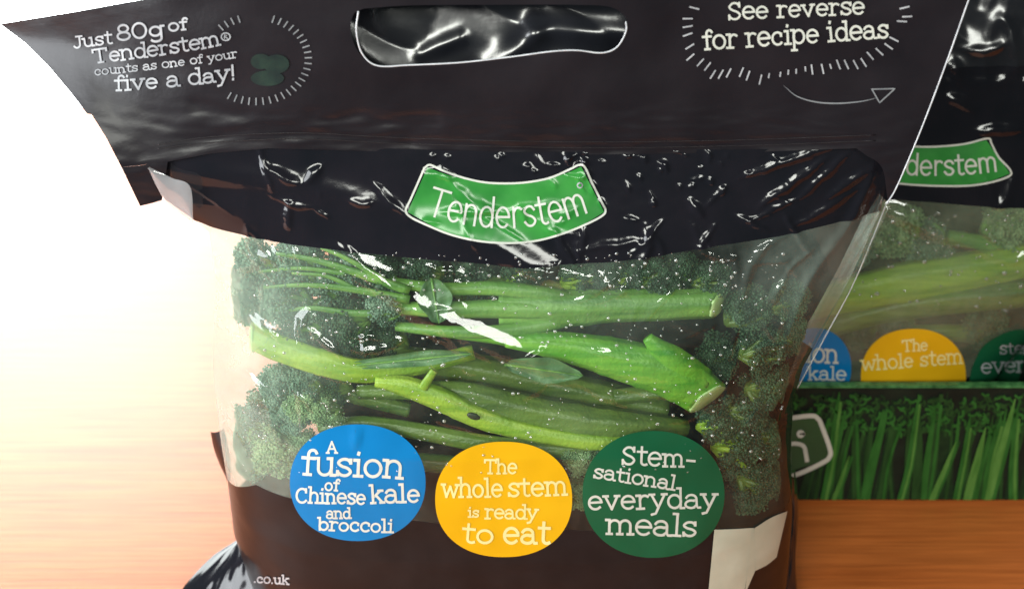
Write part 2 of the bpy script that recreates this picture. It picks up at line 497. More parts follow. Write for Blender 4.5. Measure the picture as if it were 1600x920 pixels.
class Ink:
    """collects flat strokes drawn in picture units and lays them on a surface"""
    def __init__(self):
        self.pts = []; self.faces = []; self.lift = []; self.n = 0; self.k = 0

    def stroke(self, pts, w, step=3.0, taper=False):
        p = np.asarray(pts, float)
        q = [p[0]]
        for a, b in zip(p[:-1], p[1:]):
            m = max(1, int(np.linalg.norm(b - a) / step))
            for i in range(1, m + 1):
                q.append(a + (b - a) * i / m)
        q = np.array(q)
        d = q[1] - q[0]; q[0] -= d / (np.linalg.norm(d) + 1e-9) * w * 0.4
        d = q[-1] - q[-2]; q[-1] += d / (np.linalg.norm(d) + 1e-9) * w * 0.4
        t = np.gradient(q, axis=0)
        if np.linalg.norm(p[0] - p[-1]) < 1e-6 and len(p) > 4:
            t[0] = t[-1] = q[1] - q[-2]
        t /= np.linalg.norm(t, axis=1, keepdims=True) + 1e-9
        nrm = np.stack([-t[:, 1], t[:, 0]], 1)
        ww = np.full(len(q), w * 0.5)
        if taper:
            u = np.linspace(0, 1, len(q)); ww = ww * np.clip(np.sin(u * np.pi) ** 0.5, 0.15, 1)
        V = np.empty((2 * len(q), 2))
        V[0::2] = q + nrm * ww[:, None]; V[1::2] = q - nrm * ww[:, None]
        self.pts.append(V)
        self.faces += [(self.n + 2 * i, self.n + 2 * i + 1, self.n + 2 * i + 3, self.n + 2 * i + 2) for i in range(len(q) - 1)]
        self.n += len(V)
        self.lift += [0.000012 * (self.k % 9)] * len(V)
        self.k += 1

    def text(self, s, x0, y0, x1, y1, xh, w, sag=0.0, sans=False, jit=0.05, fit=True):
        G = G_SANS if sans else G_SLAB
        adv = [G[c][0] for c in s]
        tot = sum(adv)
        A = np.array([x0, y0], float); B = np.array([x1, y1], float)
        d = B - A; ln = np.linalg.norm(d); d /= ln
        nrm = np.array([d[1], -d[0]])
        sx = ln / tot
        cur = 0.0
        for c, a in zip(s, adv):
            um = (cur + a / 2) / tot
            off = sag * 4 * um * (1 - um)
            slope = math.atan2(sag * 4 * (1 - 2 * um), ln)
            o = A + d * (um * ln) - nrm * off
            j = (random.random() - 0.5) * 2
            rot = slope + jit * 0.9 * j
            ca, sa = math.cos(rot), math.sin(rot)
            dx = d * ca - nrm * sa; ny = nrm * ca + d * sa
            js = 1 + jit * (random.random() - 0.5) * 2
            for st in G[c][1]:
                pp = [o + dx * ((x - a / 2) * sx * js) + ny * (y * xh * js) for x, y in st]
                self.stroke(pp, w * (1 + jit * (random.random() - 0.5) * 2), step=max(2.0, xh * 0.15))
            cur += a

    def build(self, name, mat, parent, surf, ylo, yhi, off=0.00028):
        p = np.vstack(self.pts)
        P = hit(surf, p[:, 0], p[:, 1], ylo, yhi)
        P[:, 1] -= off + np.array(self.lift)
        return mesh_obj(name, P, self.faces, mat, parent, False)


def patch_polar(cx, cy, rx, ry, n_exp, surf, ylo, yhi, off, name, mat, parent, rot=0.0, nr=36, na=96, tweak=None, bottom=None):
    a = np.linspace(0, 2 * np.pi, na, endpoint=False)
    ca, sa = np.cos(a), np.sin(a)
    e = 2.0 / n_exp
    ux = np.sign(ca) * np.abs(ca) ** e * rx
    uy = np.sign(sa) * np.abs(sa) ** e * ry
    c, s = math.cos(rot), math.sin(rot)
    X, Y = cx + ux * c - uy * s, cy + ux * s + uy * c
    px = [np.array([cx])]; py = [np.array([cy])]
    for k in range(1, nr + 1):
        t = k / nr
        px.append(cx + (X - cx) * t); py.append(cy + (Y - cy) * t)
    P = hit(surf, np.concatenate(px), np.concatenate(py), ylo, yhi)
    P[:, 1] -= off
    F = [(0, 1 + (j + 1) % na, 1 + j) for j in range(na)]
    F += [tuple(q) for q in grid_faces(nr, na, 1, True).tolist()]
    return mesh_obj(name, P, F, mat, parent)


def patch_coons(top, bot, nu, nv, surf, ylo, yhi, off, name, mat, parent):
    T = catmull(top, nu); B = catmull(bot, nu)
    t = np.linspace(0, 1, nv)[:, None, None]
    Q = T[None] * (1 - t) + B[None] * t
    P = hit(surf, Q[..., 0].ravel(), Q[..., 1].ravel(), ylo, yhi)
    P[:, 1] -= off
    return mesh_obj(name, P, grid_faces(nv, nu), mat, parent)


# ------------------------------------------------------------------ setting
me_w, me_d = 2.6, 2.0
def slab(name, x0, x1, y0, y1, z0, z1, mat, bev=0.002):
    bm = bmesh.new()
    bmesh.ops.create_cube(bm, size=1)
    for v in bm.verts:
        v.co = Vector(((x0 + x1) / 2 + v.co.x * (x1 - x0), (y0 + y1) / 2 + v.co.y * (y1 - y0), (z0 + z1) / 2 + v.co.z * (z1 - z0)))
    bmesh.ops.bevel(bm, geom=list(bm.edges), offset=bev, segments=2, affect='EDGES')
    me = bpy.data.meshes.new(name); bm.to_mesh(me); bm.free()
    me.materials.append(mat)
    o = bpy.data.objects.new(name, me); COL.objects.link(o)
    return o


table = slab('table', -1.3, 1.3, -0.24, 0.385, -0.03, 0.0, M['wood'])
table['kind'] = 'structure'
def glow(name, color, strength):
    m, nt, out = new_mat(name)
    e = N(nt, 'ShaderNodeEmission')
    nz = noise_node(nt, 3.0, 2.0)
    r = ramp(nt, nz.outputs['Fac'], [(0.3, color), (0.7, tuple(c * 0.96 for c in color))])
    nt.links.new(r.outputs['Color'], e.inputs['Color'])
    e.inputs['Strength'].default_value = strength
    nt.links.new(e.outputs[0], out.inputs['Surface'])
    return m


window = slab('window', -1.15, -0.16, 0.47, 0.48, -0.25, 0.42, glow('daylit_window_pane', (0.94, 1.0, 0.99), 13.0))
window['kind'] = 'structure'

# ------------------------------------------------------------------ bags
class Bag:
    def __init__(self, y0, left, right, bz, creases, m=(2.2, 4.0), k=(1.1, 0.62), crinkle=None, seed=0.0, zref=(0.19, 0.08)):
        self.y0 = y0
        l = at_y([p[0] for p in left], [p[1] for p in left], np.full(len(left), y0))
        r = at_y([p[0] for p in right], [p[1] for p in right], np.full(len(right), y0))
        l = l[np.argsort(l[:, 2])]; r = r[np.argsort(r[:, 2])]
        self.l, self.r = l, r
        self.bz = np.array(sorted(bz))
        self.m, self.k, self.zref = m, k, zref
        self.seed = seed
        self.crinkle = crinkle
        self.cre = []
        for pts, w, h in creases:
            pp = np.array(pts, float)
            P = hit(self.base, pp[:, 0], pp[:, 1], y0 - 0.06, y0 + 0.004)
            c = catmull(P[:, [0, 2]], max(2, (7 if w > 0.00125 else 2) * (len(pp) - 1) + 1))
            self.cre.append((c, w, h * 1.0))

    def edges(self, z):
        return np.interp(z, self.l[:, 2], self.l[:, 0]), np.interp(z, self.r[:, 2], self.r[:, 0])

    def s_of(self, x, z):
        a, b = self.edges(z)
        return (x - (a + b) / 2) / ((b - a) / 2)

    def depth(self, x, z):
        s = np.clip(np.abs(self.s_of(x, z)), 0, 1)
        t = np.clip((z - self.zref[1]) / (self.zref[0] - self.zref[1]), 0, 1)
        m = self.m[1] + (self.m[0] - self.m[1]) * t
        k = self.k[1] + (self.k[0] - self.k[1]) * t
        b = np.interp(z, self.bz[:, 0], self.bz[:, 1])
        return b * np.clip(1 - s ** m, 0, 1) ** k, s

    def base(self, x, z):
        d, s = self.depth(x, z)
        return self.y0 - d

    def wrinkle(self, x, z):
        W = np.zeros(np.shape(x))
        x0, z0 = x, z
        x = x0 + 0.0007 * noise2(x0 * 210 + 3, z0 * 230) + 0.0003 * noise2(x0 * 520, z0 * 560 + 9)
        z = z0 + 0.0007 * noise2(x0 * 220 + 31, z0 * 210 + 17) + 0.0003 * noise2(x0 * 560 + 5, z0 * 500)
        for c, w, h in self.cre:
            lo = c.min(0) - 4 * w; hi = c.max(0) + 4 * w
            msk = (x > lo[0]) & (x < hi[0]) & (z > lo[1]) & (z < hi[1])
            if not msk.any():
                continue
            q = 1.0 if w < 0.003 else 0.22
            X, Z = x0[msk] + (x[msk] - x0[msk]) * q, z0[msk] + (z[msk] - z0[msk]) * q
            best = np.full(X.shape, 1e9); bt = np.zeros(X.shape)
            ns = len(c) - 1
            for i in range(ns):
                a, b = c[i], c[i + 1]
                d = b - a
                L2 = d @ d + 1e-15
                t = np.clip(((X - a[0]) * d[0] + (Z - a[1]) * d[1]) / L2, 0, 1)
                q = (X - a[0] - t * d[0]) ** 2 + (Z - a[1] - t * d[1]) ** 2
                u = q < best
                best = np.where(u, q, best); bt = np.where(u, (i + t) / ns, bt)
            dist = np.sqrt(best)
            tap = np.clip(np.sin(np.clip(bt, 0.02, 0.98) * np.pi), 0, 1) ** 0.6
            ww = w * (0.45 + 0.55 * tap)
            W[msk] += h * tap * np.exp(-(dist / ww) ** 2 * 1.0)
        x, z = x0, z0
        sd = self.seed
        W += 0.0009 * noise2(x * 30 + sd, z * 34 + 3.1 + sd)
        W += (0.00034 - 0.00020 * smooth(0.150, 0.165, z)) * noise2(x * 110 + sd, z * 95 + 7 + sd)
        if self.crinkle is not None:
            W += self.crinkle(x, z)
        return W

    def surf(self, x, z):
        d, s = self.depth(x, z)
        fade = smooth(1.0, 0.93, s)
        return self.y0 - d - self.wrinkle(x, z) * fade

    def back(self, x, z):
        d, s = self.depth(x, z)
        return self.y0 + d * 0.95 + 0.0012 * noise2(x * 40 + 9, z * 40 + 5) * smooth(1.0, 0.9, s)

    def curve(self, pts):
        p = np.array(pts, float)
        P = hit(self.base, p[:, 0], p[:, 1], self.y0 - 0.06, self.y0 + 0.004)
        s = self.s_of(P[:, 0], P[:, 2])
        o = np.argsort(s)
        return s[o], P[o, 2]

    def panel(self, name, top, bot, ns, nt, mat, parent, s0=-1.0, s1=1.0, back=False):
        s = np.linspace(s0, s1, ns)
        zt = np.interp(s, *top) if not np.isscalar(top) else np.full(ns, top)
        zb = np.interp(s, *bot) if not np.isscalar(bot) else np.full(ns, bot)
        t = np.linspace(0, 1, nt)[:, None]
        Z = zt[None] * (1 - t) + zb[None] * t
        a, b = self.edges(Z)
        X = (a + b) / 2 + s[None] * (b - a) / 2
        Y = self.back(X, Z) if back else self.surf(X, Z)
        P = np.stack([X, Y, Z], -1).reshape(-1, 3)
        return mesh_obj(name, P, grid_faces(nt, ns), mat, parent)


LEFT_A = [(226, 215), (230, 262), (258, 312), (305, 345), (327, 362), (338, 440), (332, 530), (334, 600), (343, 670), (356, 745), (365, 820), (385, 880), (400, 920), (414, 965)]
RIGHT_A = [(1378, 215), (1384, 290), (1376, 330), (1335, 420), (1295, 500), (1256, 570), (1240, 620), (1236, 700), (1238, 800), (1230, 900), (1218, 965)]
BZ_A = [(0.0, 0.033), (0.06, 0.034), (0.10, 0.031), (0.13, 0.0245), (0.16, 0.0145), (0.178, 0.0065), (0.19, 0.0015), (0.26, 0.001)]
mm = 0.001
CREASE_A = [
    ([(535, 398), (610, 448), (690, 500), (770, 533), (900, 588)], 4.4 * mm, 2.4 * mm),
    ([(640, 338), (700, 360), (765, 378), (850, 424), (910, 436)], 4.4 * mm, 2.05 * mm),
    ([(905, 432), (960, 445), (1000, 470)], 1.6 * mm, 0.8 * mm),
    ([(858, 345), (880, 385), (898, 415)], 1.4 * mm, 0.8 * mm),
    ([(1008, 352), (1013, 380), (998, 428), (1006, 470)], 1.5 * mm, 0.9 * mm),
    ([(914, 352), (906, 405)], 1.1 * mm, 0.5 * mm),
    ([(1085, 384), (1120, 398), (1152, 402)], 1.3 * mm, 0.8 * mm),
    ([(1200, 380), (1172, 418), (1160, 470)], 1.5 * mm, 0.9 * mm),
    ([(1305, 228), (1230, 250), (1155, 278)], 1.3 * mm, 0.8 * mm),
    ([(1290, 246), (1235, 285), (1185, 325)], 1.5 * mm, 0.9 * mm),
    ([(1326, 238), (1285, 275), (1245, 312)], 1.2 * mm, 0.7 * mm),
    ([(1362, 262), (1325, 285), (1290, 312)], 1.4 * mm, 0.9 * mm),
    ([(1345, 290), (1290, 325), (1240, 350)], 1.3 * mm, 0.7 * mm),
    ([(1372, 250), (1330, 345), (1262, 440), (1222, 560)], 2.0 * mm, 1.4 * mm),
    ([(1222, 540), (1212, 640), (1218, 740)], 1.8 * mm, 0.9 * mm),
    ([(250, 262), (380, 275), (500, 296), (640, 330)], 4.0 * mm, 1.2 * mm),
    ([(405, 250), (440, 272), (470, 286)], 1.4 * mm, 0.8 * mm),
    ([(505, 258), (475, 285)], 1.3 * mm, 0.8 * mm),
    ([(470, 535), (472, 500), (486, 482)], 1.1 * mm, 0.7 * mm),
    ([(535, 542), (590, 548), (640, 522)], 1.1 * mm, 0.7 * mm),
    ([(440, 312), (490, 325)], 1.2 * mm, 0.7 * mm),
    ([(690, 262), (720, 300), (760, 325), (790, 330)], 1.2 * mm, 0.7 * mm),
    ([(810, 318), (822, 350)], 1.0 * mm, 0.6 * mm),
    ([(660, 270), (715, 275)], 1.2 * mm, 0.7 * mm),
    ([(350, 430), (420, 400), (540, 385)], 2.0 * mm, 0.6 * mm),
    ([(340, 560), (400, 600), (430, 680)], 2.4 * mm, 0.8 * mm),
]


def crinkle_a(x, z):
    # small crumples of the band under the header, strongest right of the badge
    m = smooth(0.150, 0.165, z) * smooth(0.196, 0.186, z)
    m2 = m * (0.06 + 0.94 * smooth(-0.015, 0.02, x) * smooth(0.085, 0.06, x)) * smooth(0.165, 0.178, z)
    return m2 * 0.00018 * noise2(x * 190 + 4, z * 230 + 2)


rc = random.Random(21)
for k in range(60):        # short crumples under the header seal, most of them right of the badge
    x = rc.gauss(960, 150); y = 232 + abs(rc.gauss(0, 38))
    if not (250 < x < 1330):
        continue
    a = rc.choice([rc.gauss(0.1, 0.35), rc.gauss(1.2, 0.4)])
    ln = rc.uniform(6, 26)
    w = rc.uniform(0.45, 0.9) * mm
    CREASE_A.append(([(x, y), (x + ln * 0.5 * math.cos(a) + rc.uniform(-2, 2), y + ln * 0.5 * math.sin(a)), (x + ln * math.cos(a), y + ln * math.sin(a))], w, w * rc.uniform(0.35, 0.75)))
for k in range(115):        # fine tension creases over the whole front
    x = rc.uniform(360, 1230); y = rc.uniform(300, 690)
    a = math.atan2(230 - y, (1340 if x > 800 else 300) - x) + rc.gauss(0, 0.5) if rc.random() < 0.6 else rc.gauss(0.5, 0.5)
    ln = rc.uniform(25, 110)
    w = rc.uniform(0.5, 1.2) * mm
    CREASE_A.append(([(x, y), (x + ln * 0.5 * math.cos(a) + rc.uniform(-4, 4), y + ln * 0.5 * math.sin(a) + rc.uniform(-4, 4)), (x + ln * math.cos(a), y + ln * math.sin(a))], w, w * rc.uniform(0.2, 0.7)))


bagA = thing('vegetable_bag', (0, 0, 0), 'large black and clear bag of green stems with handle hole, standing in front', 'bag', 'bags of vegetables')
A = Bag(0.0, LEFT_A, RIGHT_A, BZ_A, CREASE_A, crinkle=crinkle_a)
YA = (-0.05, 0.004)
zipA = A.curve([(232, 256), (300, 238), (420, 228), (600, 232), (800, 238), (1000, 236), (1200, 232), (1340, 226), (1378, 252)])
bandA = A.curve([(303, 344), (330, 354), (440, 380), (540, 392), (700, 408), (800, 415), (950, 410), (1100, 388), (1200, 372), (1300, 350), (1376, 330)])
baseA = A.curve([(356, 748), (400, 757), (460, 780), (560, 802), (700, 818), (900, 828), (1120, 828), (1200, 815), (1237, 772)])
A.panel('upper_band', zipA, bandA, 420, 130, M['black_film'], bagA)
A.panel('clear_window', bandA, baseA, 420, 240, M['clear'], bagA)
A.panel('base_panel', baseA, 0.002, 300, 100, M['base_film'], bagA)
# the back of the bag: printed black in the middle, clear towards the sides
A.panel('back_panel', 0.1885, 0.002, 120, 120, M['black_film'], bagA, -0.66, 0.96, True)
A.panel('back_side_film', 0.1885, 0.055, 40, 120, M['clear_side'], bagA, -1.0, -0.66, True)
A.panel('back_side_film', 0.1885, 0.118, 30, 120, M['clear_side'], bagA, 0.96, 1.0, True)
A.panel('back_base_panel', 0.055, 0.002, 40, 20, M['black_film'], bagA, -1.0, -0.66, True)
A.panel('back_base_panel', 0.118, 0.002, 30, 40, M['black_film'], bagA, 0.96, 1.0, True)


# header sheet with the handle hole
HCRE = []
for pts, w, h in [([(305, 172), (345, 178), (385, 178)], 2.0 * mm, -0.35 * mm), ([(490, 178), (520, 186), (560, 180), (600, 188), (680, 182)], 2.2 * mm, -0.4 * mm),
                  ([(225, 236), (330, 214), (480, 208), (640, 222)], 2.2 * mm, -0.3 * mm), ([(640, 222), (900, 228), (1150, 222), (1340, 214)], 2.2 * mm, -0.4 * mm)]:
    p = np.array(pts, float)
    HCRE.append((catmull(at_y(p[:, 0], p[:, 1], np.zeros(len(p)))[:, [0, 2]], 8 * len(p)), w, h))


def header_base(x, z):
    """the header leans back a little and its left end curls away"""
    up = np.clip(z - 0.186, 0, 1)
    return -0.0022 + 2.2 * np.clip(-x - 0.045, 0, 1) ** 2 * smooth(0.180, 0.215, z) + 0.10 * up - 0.004 * smooth(0.06, 0.14, x)


def header_y(x, z):
    y = header_base(x, z)
    y = y + 0.0020 * noise2(x * 22 + 1, z * 26 + 4) + 0.00045 * noise2(x * 80 + 1, z * 90 + 4) + 0.00030 * smooth(0.206, 0.196, z) * noise2(x * 130 + 7, z * 420)
    for c, w, h in HCRE:
        lo = c.min(0) - 3 * w; hi = c.max(0) + 3 * w
        k = (x > lo[0]) & (x < hi[0]) & (z > lo[1]) & (z < hi[1])
        if not k.any():
            continue
        X, Z = x[k], z[k]
        best = np.full(X.shape, 1e9)
        for i in range(len(c) - 1):
            a, b = c[i], c[i + 1]; d = b - a
            t = np.clip(((X - a[0]) * d[0] + (Z - a[1]) * d[1]) / (d @ d + 1e-15), 0, 1)
            best = np.minimum(best, (X - a[0] - t * d[0]) ** 2 + (Z - a[1] - t * d[1]) ** 2)
        y[k] -= h * np.exp(-best / w ** 2)
    return y


header_y.coarse = header_base
YH = (-0.03, 0.06)
OUT_H = [(0, 38), (40, 68), (75, 103), (108, 142), (136, 178), (143, 179), (165, 214), (190, 262), (262, 253), (330, 240), (420, 232), (600, 237), (800, 243), (1000, 241),
         (1200, 237), (1338, 232), (1426, 232), (1440, 198), (1478, 98), (1513, 0), (1526, -40), (1300, -62), (1000, -75), (700, -60), (440, -36), (220, 0), (110, 20)]
HOLE = catmull([(568, 14), (553, 22), (548, 45), (556, 75), (578, 98), (610, 104), (700, 100), (790, 90), (850, 82), (900, 79), (940, 84), (962, 76), (978, 52), (979, 30), (955, 12), (900, 8), (760, 8), (640, 9), (568, 14)], 200)[:-1]


def poly_ring(poly, c, ang):
    P = np.array(poly + [poly[0]], float)
    out = []
    for t in ang:
        d = np.array([math.cos(t), math.sin(t)])
        best = None
        for a, b in zip(P[:-1], P[1:]):
            e = b - a
            den = d[0] * (-e[1]) + e[0] * d[1]
            if abs(den) < 1e-9:
                continue
            w = a - c
            r = (w[0] * (-e[1]) + e[0] * w[1]) / den
            u = (d[0] * w[1] - d[1] * w[0]) / den
            if r > 0 and -1e-6 <= u <= 1 + 1e-6 and (best is None or r > best):
                best = r
        out.append(c + d * (best or 1))
    return np.array(out)


HC = np.array([765.0, 55.0])
ang = list(np.linspace(-np.pi, np.pi, 640, endpoint=False)) + [math.atan2(p[1] - HC[1], p[0] - HC[0]) for p in OUT_H]
ang = np.array(sorted(ang))
ro = poly_ring(OUT_H, HC, ang)
ri = poly_ring([tuple(p) for p in HOLE], HC, ang)
nring = 100
tt = np.linspace(0, 1, nring)[:, None, None]
Q = ri[None] * (1 - tt) + ro[None] * tt
PH = hit(header_y, Q[..., 0].ravel(), Q[..., 1].ravel(), *YH)
header = mesh_obj('header', PH, grid_faces(nring, len(ang), 0, True), M['header_film'], bagA)

patch_coons([(190, 262), (215, 259), (262, 253)], [(219, 322), (236, 318), (253, 313)], 30, 30, header_y, *YH, 0.0, 'header_tab', M['header_film'], bagA)
patch_coons([(1338, 232), (1352, 242), (1378, 262), (1387, 312)], [(1426, 232), (1415, 258), (1402, 288), (1389, 314)], 30, 30, header_y, *YH, 0.0, 'header_tab', M['header_film'], bagA)

# cut rim of hole and right edge, edge highlight put into pale colour
def edge_tube(name, pts, r, mat, parent, surf, yl, n=80, off=0.0):
    q = catmull(pts, n)
    P = hit(surf, q[:, 0], q[:, 1], *yl)
    P[:, 1] -= off
    mb = MB(); tube(mb, P, np.full(n, r), 6)
    return mb.build(name, mat, parent)


M['rim_bright'] = solid('highlit_film_edge', (0.5, 0.52, 0.55), (0.7, 0.72, 0.75), 300, 0.15)
edge_tube('hole_rim', [(560, 18), (557, 50), (566, 84), (590, 103), (640, 102), (720, 98), (800, 89), (860, 81), (900, 79), (940, 83), (964, 74), (978, 50), (978, 34)], 0.00024, M['rim_bright'], header, header_y, YH, 120)
edge_tube('film_edge', [(1515, -4), (1480, 95), (1441, 198), (1403, 288), (1386, 318)], 0.00022, M['rim_bright'], header, header_y, YH, 60)

# second layer of the header seen through the hole, leaning back
BACK_RIDGES = []
for (ax_, ay_, bx_, by_, w_, h_) in [(770, 95, 835, 40, 3.4 * mm, 1.9 * mm), (835, 42, 985, 40, 3.0 * mm, 1.6 * mm), (660, 75, 720, 45, 2.0 * mm, 0.9 * mm)]:
    q_ = at_y([ax_, bx_], [ay_, by_], np.array([0.016, 0.02]))
    BACK_RIDGES.append((q_[0, 0], q_[0, 2], q_[1, 0], q_[1, 2], w_, h_))


def header_back_y(x, z):
    lean = np.clip(z - 0.192, 0, 1)
    y = 0.006 + 0.34 * lean + 0.0030 * noise2(x * 30 + 3, z * 30 + x * 20 + 1) + 0.0012 * (1 - np.abs(noise2(x * 45 + z * 50, z * 50 + 8)) * 2)
    for (x0, z0, x1, z1, w, h) in BACK_RIDGES:
        d = np.array([x1 - x0, z1 - z0]); L2 = d @ d
        t = np.clip(((x - x0) * d[0] + (z - z0) * d[1]) / L2, 0, 1)
        q = (x - x0 - t * d[0]) ** 2 + (z - z0 - t * d[1]) ** 2
        y = y - h * np.exp(-q / w ** 2)
    return y


T = catmull([(480, -20), (700, -45), (1000, -60), (1300, -50), (1480, -25)], 200)
Bt = catmull([(490, 214), (700, 218), (900, 222), (1100, 222), (1370, 215)], 200)
t = np.linspace(0, 1, 90)[:, None, None]
Q = T[None] * (1 - t) + Bt[None] * t
P = hit(header_back_y, Q[..., 0].ravel(), Q[..., 1].ravel(), -0.005, 0.12, 150)
mesh_obj('header_back_layer', P, grid_faces(90, 200), M['black_gloss'], bagA)

# zip closure: two fine ridges under the header
for off in (0, 9):
    edge_tube('zip_ridge', [(246, 226 + off * 0.7), (330, 214 + off), (470, 208 + off), (640, 216 + off), (900, 222 + off), (1150, 219 + off), (1368, 211 + off)], 0.00017, M['header_film'], bagA, header_y, YH, 160)

# left and right folds of the bag
def free_patch(name, left, right, nu, nv, mat, parent, bulge=0.0, wr=0.0, seed=0):
    """left / right: outlines [(px, py, y)] from top to bottom"""
    l = np.array(left, float); r = np.array(right, float)
    Lp = catmull(at_y(l[:, 0], l[:, 1], l[:, 2]), nv); Rp = catmull(at_y(r[:, 0], r[:, 1], r[:, 2]), nv)
    u = np.linspace(0, 1, nu)[None, :, None]
    Q = Lp[:, None] * (1 - u) + Rp[:, None] * u
    uu = np.linspace(0, 1, nu)[None, :]; vv = np.linspace(0, 1, nv)[:, None]
    Q[..., 1] -= bulge * np.sin(uu * np.pi) ** 0.8 * np.ones_like(vv)
    Q[..., 1] -= wr * (noise2(uu * 4 + seed + vv * 2, vv * 3 + seed) + 0.5 * (1 - 2 * np.abs(noise2(uu * 6 + seed, vv * 2 + uu * 3))))
    Q[..., 2] = np.maximum(Q[..., 2], 0.0006)
    return mesh_obj(name, Q.reshape(-1, 3), grid_faces(nv, nu), mat, parent)


free_patch('corner_fold', [(371, 841, 0.012), (335, 865, 0.010), (300, 900, 0.005), (278, 930, -0.001), (262, 968, -0.010)],
           [(374, 840, 0.012), (392, 862, 0.004), (400, 890, -0.002), (409, 930, -0.008), (420, 970, -0.014)], 60, 60, M['black_film'], bagA, 0.002, 0.0009, 3)
free_patch('back_fold', [(329, 674, 0.014), (334, 700, 0.014), (343, 725, 0.013), (354, 748, 0.010)], [(350, 669, 0.012), (356, 695, 0.010), (360, 725, 0.009), (360, 750, 0.009)], 12, 30, M['black_film'], bagA, 0.001)
free_patch('back_fold', [(1228, 730, 0.016), (1230, 800, 0.014), (1224, 870, 0.008), (1214, 930, 0.0)], [(1242, 735, 0.024), (1247, 790, 0.022), (1243, 870, 0.012), (1246, 930, 0.004)], 14, 40, M['black_gloss'], bagA, 0.003, 0.002, 8)
# clear fin beside the gusset on the right
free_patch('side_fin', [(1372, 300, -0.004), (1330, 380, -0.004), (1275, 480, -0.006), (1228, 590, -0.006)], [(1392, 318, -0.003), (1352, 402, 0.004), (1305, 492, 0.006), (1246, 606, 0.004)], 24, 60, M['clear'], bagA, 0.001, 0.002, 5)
q = catmull([(1387, 314), (1335, 440), (1290, 525), (1246, 606)], 50)
yy = np.interp(q[:, 1], [314, 402, 492, 606], [-0.003, 0.004, 0.006, 0.004])
mb = MB(); tube(mb, at_y(q[:, 0], q[:, 1], yy), np.full(50, 0.0002), 6); mb.build('fin_edge', M['rim'], bagA)

# unprinted film corner showing pale below the left end of the header
free_patch('clear_corner', [(231, 262, -0.0045), (245, 292, -0.0045), (262, 318, -0.0045), (299, 346, -0.0045)], [(233, 261, -0.0045), (268, 278, -0.005), (297, 292, -0.006), (302, 346, -0.006)], 16, 24, M['rim'], bagA, 0.0006)

# ---------------- print on the front bag
def badge(bag, parent, top, bot, outline, lw, yl):
    b = patch_coons(top, bot, 120, 50, bag.surf, *yl, 0.00018, 'logo_badge', M['logo_green'], parent)
    ink = Ink(); ink.stroke(catmull(outline + [outline[0]], 160), lw, 3)
    ink.build('badge_outline', M['cream'], b, bag.surf, *yl)
    return b


bA = badge(A, bagA, [(668, 261), (700, 273), (745, 283), (790, 286), (835, 283), (880, 272), (908, 260)],
           [(637, 331), (690, 359), (745, 374), (797, 378), (850, 373), (900, 356), (944, 331)],
           [(663, 262), (672, 257), (690, 265), (720, 276), (755, 284), (790, 286), (825, 284), (860, 277), (890, 264), (905, 257), (914, 261), (925, 285), (940, 315), (946, 328), (940, 337), (915, 350), (880, 364), (840, 375), (797, 379), (750, 376), (705, 366), (665, 350), (641, 338), (634, 328), (641, 312), (653, 285)], 3.2, YA)
ink = Ink()
ink.text('Tenderstem', 663, 332, 922, 329, 31, 3.6, sag=24, sans=True, jit=0.0)
ink.build('lettering', M['cream'], bA, A.surf, *YA)
ink = Ink(); ink.stroke(arc(906, 289, 4, 4, 0, 360, 12), 2); ink.build('registered_mark', M['grey_ink'], bA, A.surf, *YA)

cb = patch_polar(559, 753, 106, 91, 2.15, A.surf, *YA, 0.00018, 'blue_disc', M['blue'], bagA)
ink = Ink()
ink.text('A', 510, 706, 528, 706, 12.5, 2.8)
ink.text('fusion', 470, 739, 631, 745, 25, 4.8)
ink.text('of', 507, 764, 530, 765, 12, 3.0)
ink.text('Chinese', 462, 783, 572, 786, 15.5, 3.4)
ink.text('kale', 579, 784, 657, 782, 19, 4.0)
ink.text('and', 510, 808, 549, 808, 11, 2.8)
ink.text('broccoli', 497, 826, 615, 830, 13, 3.2)
ink.build('lettering', M['cream'], cb, A.surf, *YA)

ca_ = patch_polar(787, 779, 107, 90, 2.2, A.surf, *YA, 0.00020, 'amber_disc', M['amber'], bagA)
ink = Ink()
ink.text('The', 756, 738, 808, 738, 15, 3.0)
ink.text('whole', 690, 775, 786, 774, 19, 3.6)
ink.text('stem', 793, 774, 887, 771, 20, 3.8)
ink.text('is', 731, 806, 749, 806, 10, 2.6)
ink.text('ready', 758, 808, 840, 809, 14, 3.2)
ink.text('to', 721, 845, 772, 847, 20, 4.2)
ink.text('eat', 786, 847, 860, 847, 23, 4.8)
ink.build('lettering', M['yellow_ink'], ca_, A.surf, *YA)

cg = patch_polar(1021, 771, 111, 99, 2.1, A.surf, *YA, 0.00022, 'green_disc', M['dgreen'], bagA)
ink = Ink()
ink.text('Stem-', 970, 723, 1087, 729, 19.5, 3.6)
ink.text('sational', 926, 744, 1055, 764, 14.5, 3.2)
ink.text('everyday', 918, 794, 1121, 791, 20.5, 3.8)
ink.text('meals', 946, 832, 1090, 836, 22, 4.0)
ink.build('lettering', M['cream'], cg, A.surf, *YA)

ink = Ink(); ink.text('.co.uk', 396, 908, 452, 911, 9, 2.4)
ink.build('web_address', M['grey_ink'], bagA, A.surf, *YA)

# cream label folded at the lower right corner
def poly_patch(poly_top, poly_bot, name, mat, parent, off, nu=50, nv=40):
    return patch_coons(poly_top, poly_bot, nu, nv, A.surf, *YA, off, name, mat, parent)


